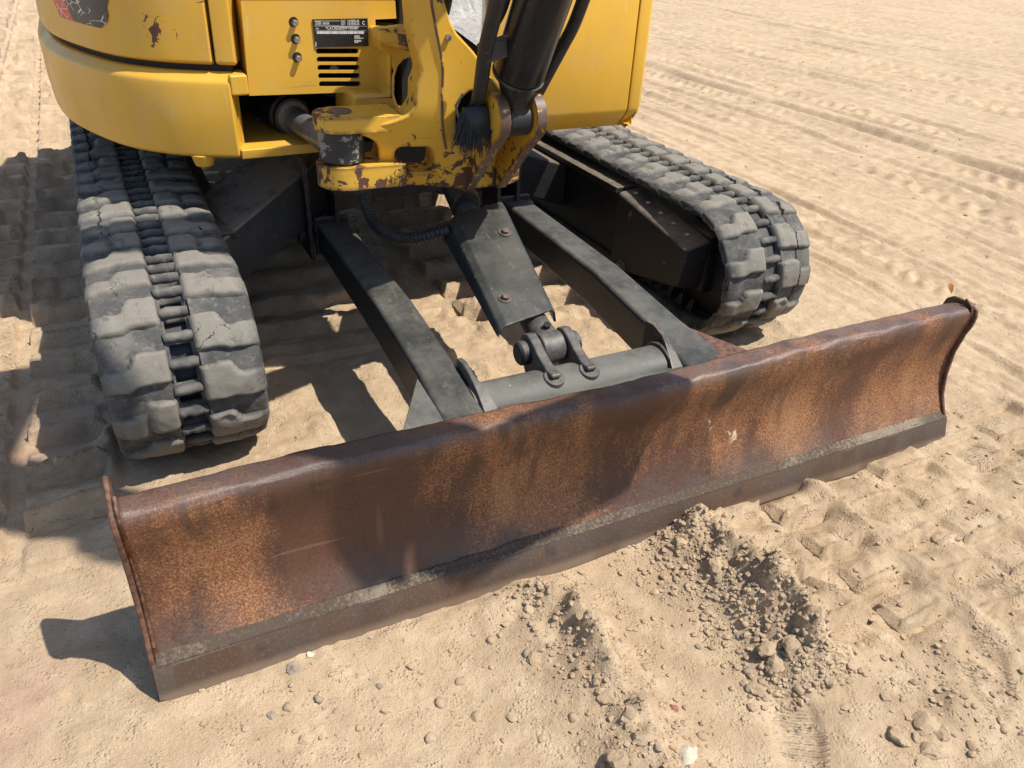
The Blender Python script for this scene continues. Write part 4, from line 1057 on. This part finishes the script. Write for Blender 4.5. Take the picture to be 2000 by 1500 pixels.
def place(name, me, u, v, size, mat, label, cat, group=None, rz=None, tilt=.35, sink=.46, xy=None):
    if xy is None:
        p = at(u, v, z=.02)
        for _ in range(3): p = at(u, v, z=gh(p.x, p.y)+size*.25)
        x, y = p.x, p.y
    else: x, y = xy
    o = bpy.data.objects.new(name, me); COL.objects.link(o)
    if len(me.materials) == 0: me.materials.append(None)
    o.material_slots[0].link = 'OBJECT'; o.material_slots[0].material = M[mat]
    o.location = (x, y, gh(x, y)+size*(.7-sink*1.6)*.6); o.scale = (size,)*3
    o.rotation_euler = (random.uniform(-tilt,tilt), random.uniform(-tilt,tilt), random.uniform(0,6.28) if rz is None else rz)
    o['label'] = label; o['category'] = cat
    if group: o['group'] = group
    return o
big = lambda k, a=False, f=.7: clod_mesh(100+k, 3, f, a)
place('dirt_clod', big(1,True,0.42), 1522, 1204, .030, 'clod', 'large flat pale clod topping the windrow, biggest of the heap', 'clod', rz=.6)
place('dirt_clod', big(2,True,0.55), 1556, 1262, .025, 'clod', 'squat block of packed sand just below the large flat clod', 'clod')
place('dirt_clod', big(3,True,0.50), 1514, 1290, .021, 'clod', 'long angular clod leaning at the foot of the windrow', 'clod', rz=.9)
place('dirt_clod', big(4,True,0.62), 1480, 1342, .017, 'clod', 'egg-shaped clod alone at the lower tip of the windrow', 'clod')
place('stone', big(5,True,0.62), 1346, 1474, .0165, 'stone_pale', 'pale angular stone at the bottom edge of the picture', 'stone')
place('stone', big(6,True,0.60), 1315, 1383, .008, 'stone_red', 'small reddish round stone at the edge of the scraped strip', 'stone')
place('dirt_clod', big(7,True,0.62), 1279, 1157, .0105, 'clod', 'lone clod near the top of the smooth scraped strip', 'clod')
place('dirt_clod', big(8,True,0.62), 1365, 1263, .007, 'stone_grey', 'small dark pebble in the middle of the smooth scraped strip', 'clod')
place('dirt_clod', big(9,True,0.62), 1334, 1040, .021, 'clod', 'rounded clod against the blade edge atop the windrow', 'clod')
place('dirt_clod', big(10,True,0.62), 1400, 1104, .018, 'clod', 'round clod halfway down the crest of the windrow', 'clod')
place('dirt_clod', big(11,True,0.62), 1404, 1123, .0125, 'clod', 'smaller round clod touching the one halfway down the windrow crest', 'clod')
place('stone', big(12,True,0.55), 574, 1304, .0150, 'stone_grey', 'flat oval stone just below the left part of the cutting edge', 'stone', rz=.3)
place('stone', big(13,True,0.62), 606, 1277, .0085, 'stone_pale', 'round pebble touching the left part of the cutting edge', 'stone')
place('stone', big(14,True,0.62), 532, 1396, .0090, 'stone_grey', 'round pebble in the lower left sand below the flat oval stone', 'stone')
place('dirt_clod', big(15,True,0.62), 1040, 1283, .0135, 'clod', 'angular clod in the cluster left of the scraped strip', 'clod')
place('dirt_clod', big(16,True,0.60), 1812, 1412, .022, 'clod', 'slanted pale slab of sand in the lower right heap', 'clod', rz=.7)
place('dirt_clod', big(17,True,0.62), 1838, 1428, .018, 'clod', 'rounded clod right of the slanted slab in the lower right heap', 'clod')
place('dirt_clod', big(18,True,0.60), 1750, 1434, .020, 'clod', 'broad low clod at the left of the lower right heap', 'clod')
place('dirt_clod', big(19,True,0.60), 1825, 1464, .022, 'clod', 'lowest big clod of the lower right heap', 'clod')
place('dirt_clod', big(20,True,0.62), 1262, 1438, .020, 'clod', 'large clod left of the pale angular stone', 'clod')
place('dirt_clod', big(21,True,0.62), 1190, 1322, .018, 'clod', 'low crumbling clod on the left windrow beside the scraped strip', 'clod')
place('dirt_clod', big(22,True,0.62), 1215, 1480, .022, 'clod', 'lumpy clod at the bottom edge left of the pale stone', 'clod')
# smaller ones, alike
SMALL = [(1022,1293),(1030,1275),(1035,1190),(1073,1153),(1229,1392),(1180,1235),(1135,1200),(1211,1250),(1260,1303),(1168,1315),(1370,1436),(1421,1019),(1403,1036),(1306,1045),(1440,1242),(1455,1222),(1500,1240),(1488,1225),(1405,1240),(1390,1225),(1383,1196),(1320,1130),(1350,1118),(1345,1150),(1420,1160),(1392,1160),(1430,1190),(1460,1310),(1490,1300),(1455,1335),(1465,1360),(1495,1360),(1470,1380),(1475,1330),(883,1270),(656,1388),(564,1380),(756,1386),(740,1340),(622,1364),(700,1420),(600,1440),(480,1420),(395,1345),(1730,1361),(1790,1440),(1770,1450),(1690,1310),(1620,1330),(1560,1430),(900,1330),(960,1250),(930,1400),(840,1440),(800,1300),(860,1370),(1090,1370),(1120,1400),(1140,1450),(1060,1440),(1000,1400),(1290,1460),(1560,1350),(1650,1380),(1865,1350),(1900,1455),(1960,1420),(1990,1360),(1700,1210),(1680,1260),(1720,1190),(1760,1180),(1840,1060),(1870,1050),(1830,1052),(1900,980),(1960,1010),(1990,940),(1930,890),(1880,1130),(1985,1060)]
for (u, v) in SMALL:
    place('small_clod', CM[random.randrange(14)], u, v, random.uniform(.0055,.0115), random.choice(('clod','clod','clod','clod','clod','clod','stone_grey')), 'thumb-sized dirt clod lying loose on the sand before the blade', 'clod', 'small clods before the blade')
# crumbs nobody could count
rn = np.random.default_rng(5); pts = []
def scat(n, fx, fy, s0, s1):
    x = fx(n); y = fy(n)
    s = s0*(s1/s0)**(rn.random(n)**2.2); pts.append(np.stack([x, y, s], 1))
scat(2600, lambda n: .085+rn.normal(0,.055,n)-.02, lambda n: rn.uniform(-.44,-.02,n), .0013, .0085)
scat(1500, lambda n: -.245+rn.normal(0,.055,n), lambda n: rn.uniform(-.62,-.03,n), .0013, .0080)
scat(650, lambda n: rn.uniform(-.85,-.2,n), lambda n: rn.uniform(-.55,-.02,n), .0013, .0055)
scat(600, lambda n: rn.uniform(.1,1.1,n), lambda n: rn.uniform(-.62,.1,n), .0015, .008)
scat(160, lambda n: rn.normal(.28,.07,n), lambda n: rn.normal(-.53,.05,n), .002, .008)
scat(160, lambda n: rn.uniform(-.6,.4,n), lambda n: rn.uniform(.1,1.0,n), .0016, .006)
scat(120, lambda n: rn.uniform(-1.2,-.8,n), lambda n: rn.uniform(-.05,1.4,n), .0013, .004)
scat(700, lambda n: rn.uniform(.95,5,n), lambda n: rn.uniform(.0,4.5,n), .002, .010)
P = np.concatenate(pts); Z = ghv(P[:,0], P[:,1])
bs = []
for k in range(6):
    bm = bmesh.new(); bmesh.ops.create_icosphere(bm, subdivisions=1, radius=1.0); r_ = random.Random(k)
    bs.append((np.array([[c*r_.uniform(.5,1.2) for c in v.co] for v in bm.verts])*np.array([1.1,.9,.7]), np.array([[v.index for v in f.verts] for f in bm.faces]))); bm.free()
V = []; F = []; o_ = 0
for (x, y, s), z in zip(P, Z):
    b, f = bs[rn.integers(6)]; a = rn.uniform(0, 6.28); c, q = math.cos(a), math.sin(a)
    R_ = np.array([[c,-q,0],[q,c,0],[0,0,1]]); V.append((b@R_.T)*s+np.array([x, y, z+s*.25])); F.append(f+o_); o_ += len(b)
V = np.concatenate(V); F = np.concatenate(F)
me = bpy.data.meshes.new('dirt_crumbs'); me.from_pydata(V.tolist(), [], F.tolist()); me.materials.append(M['clod'])
cr = bpy.data.objects.new('dirt_crumbs', me); COL.objects.link(cr); cr['kind'] = 'stuff'; cr['label'] = 'loose dirt crumbs strewn over the sand'; cr['category'] = 'crumbs'
# dry leaf caught behind the right tip of the blade
bm = bmesh.new(); b_plate(bm, [at(u, v, y=.11) for u, v in ((1853,556),(1858,553),(1863,558),(1862,566),(1859,574),(1854,566))], [], (.002,.003,0)); lf = from_bm('dry_leaf', bm, 'leaf', None)
lf['label'] = 'tiny orange dry leaf caught behind the right tip of the blade'; lf['category'] = 'leaf'
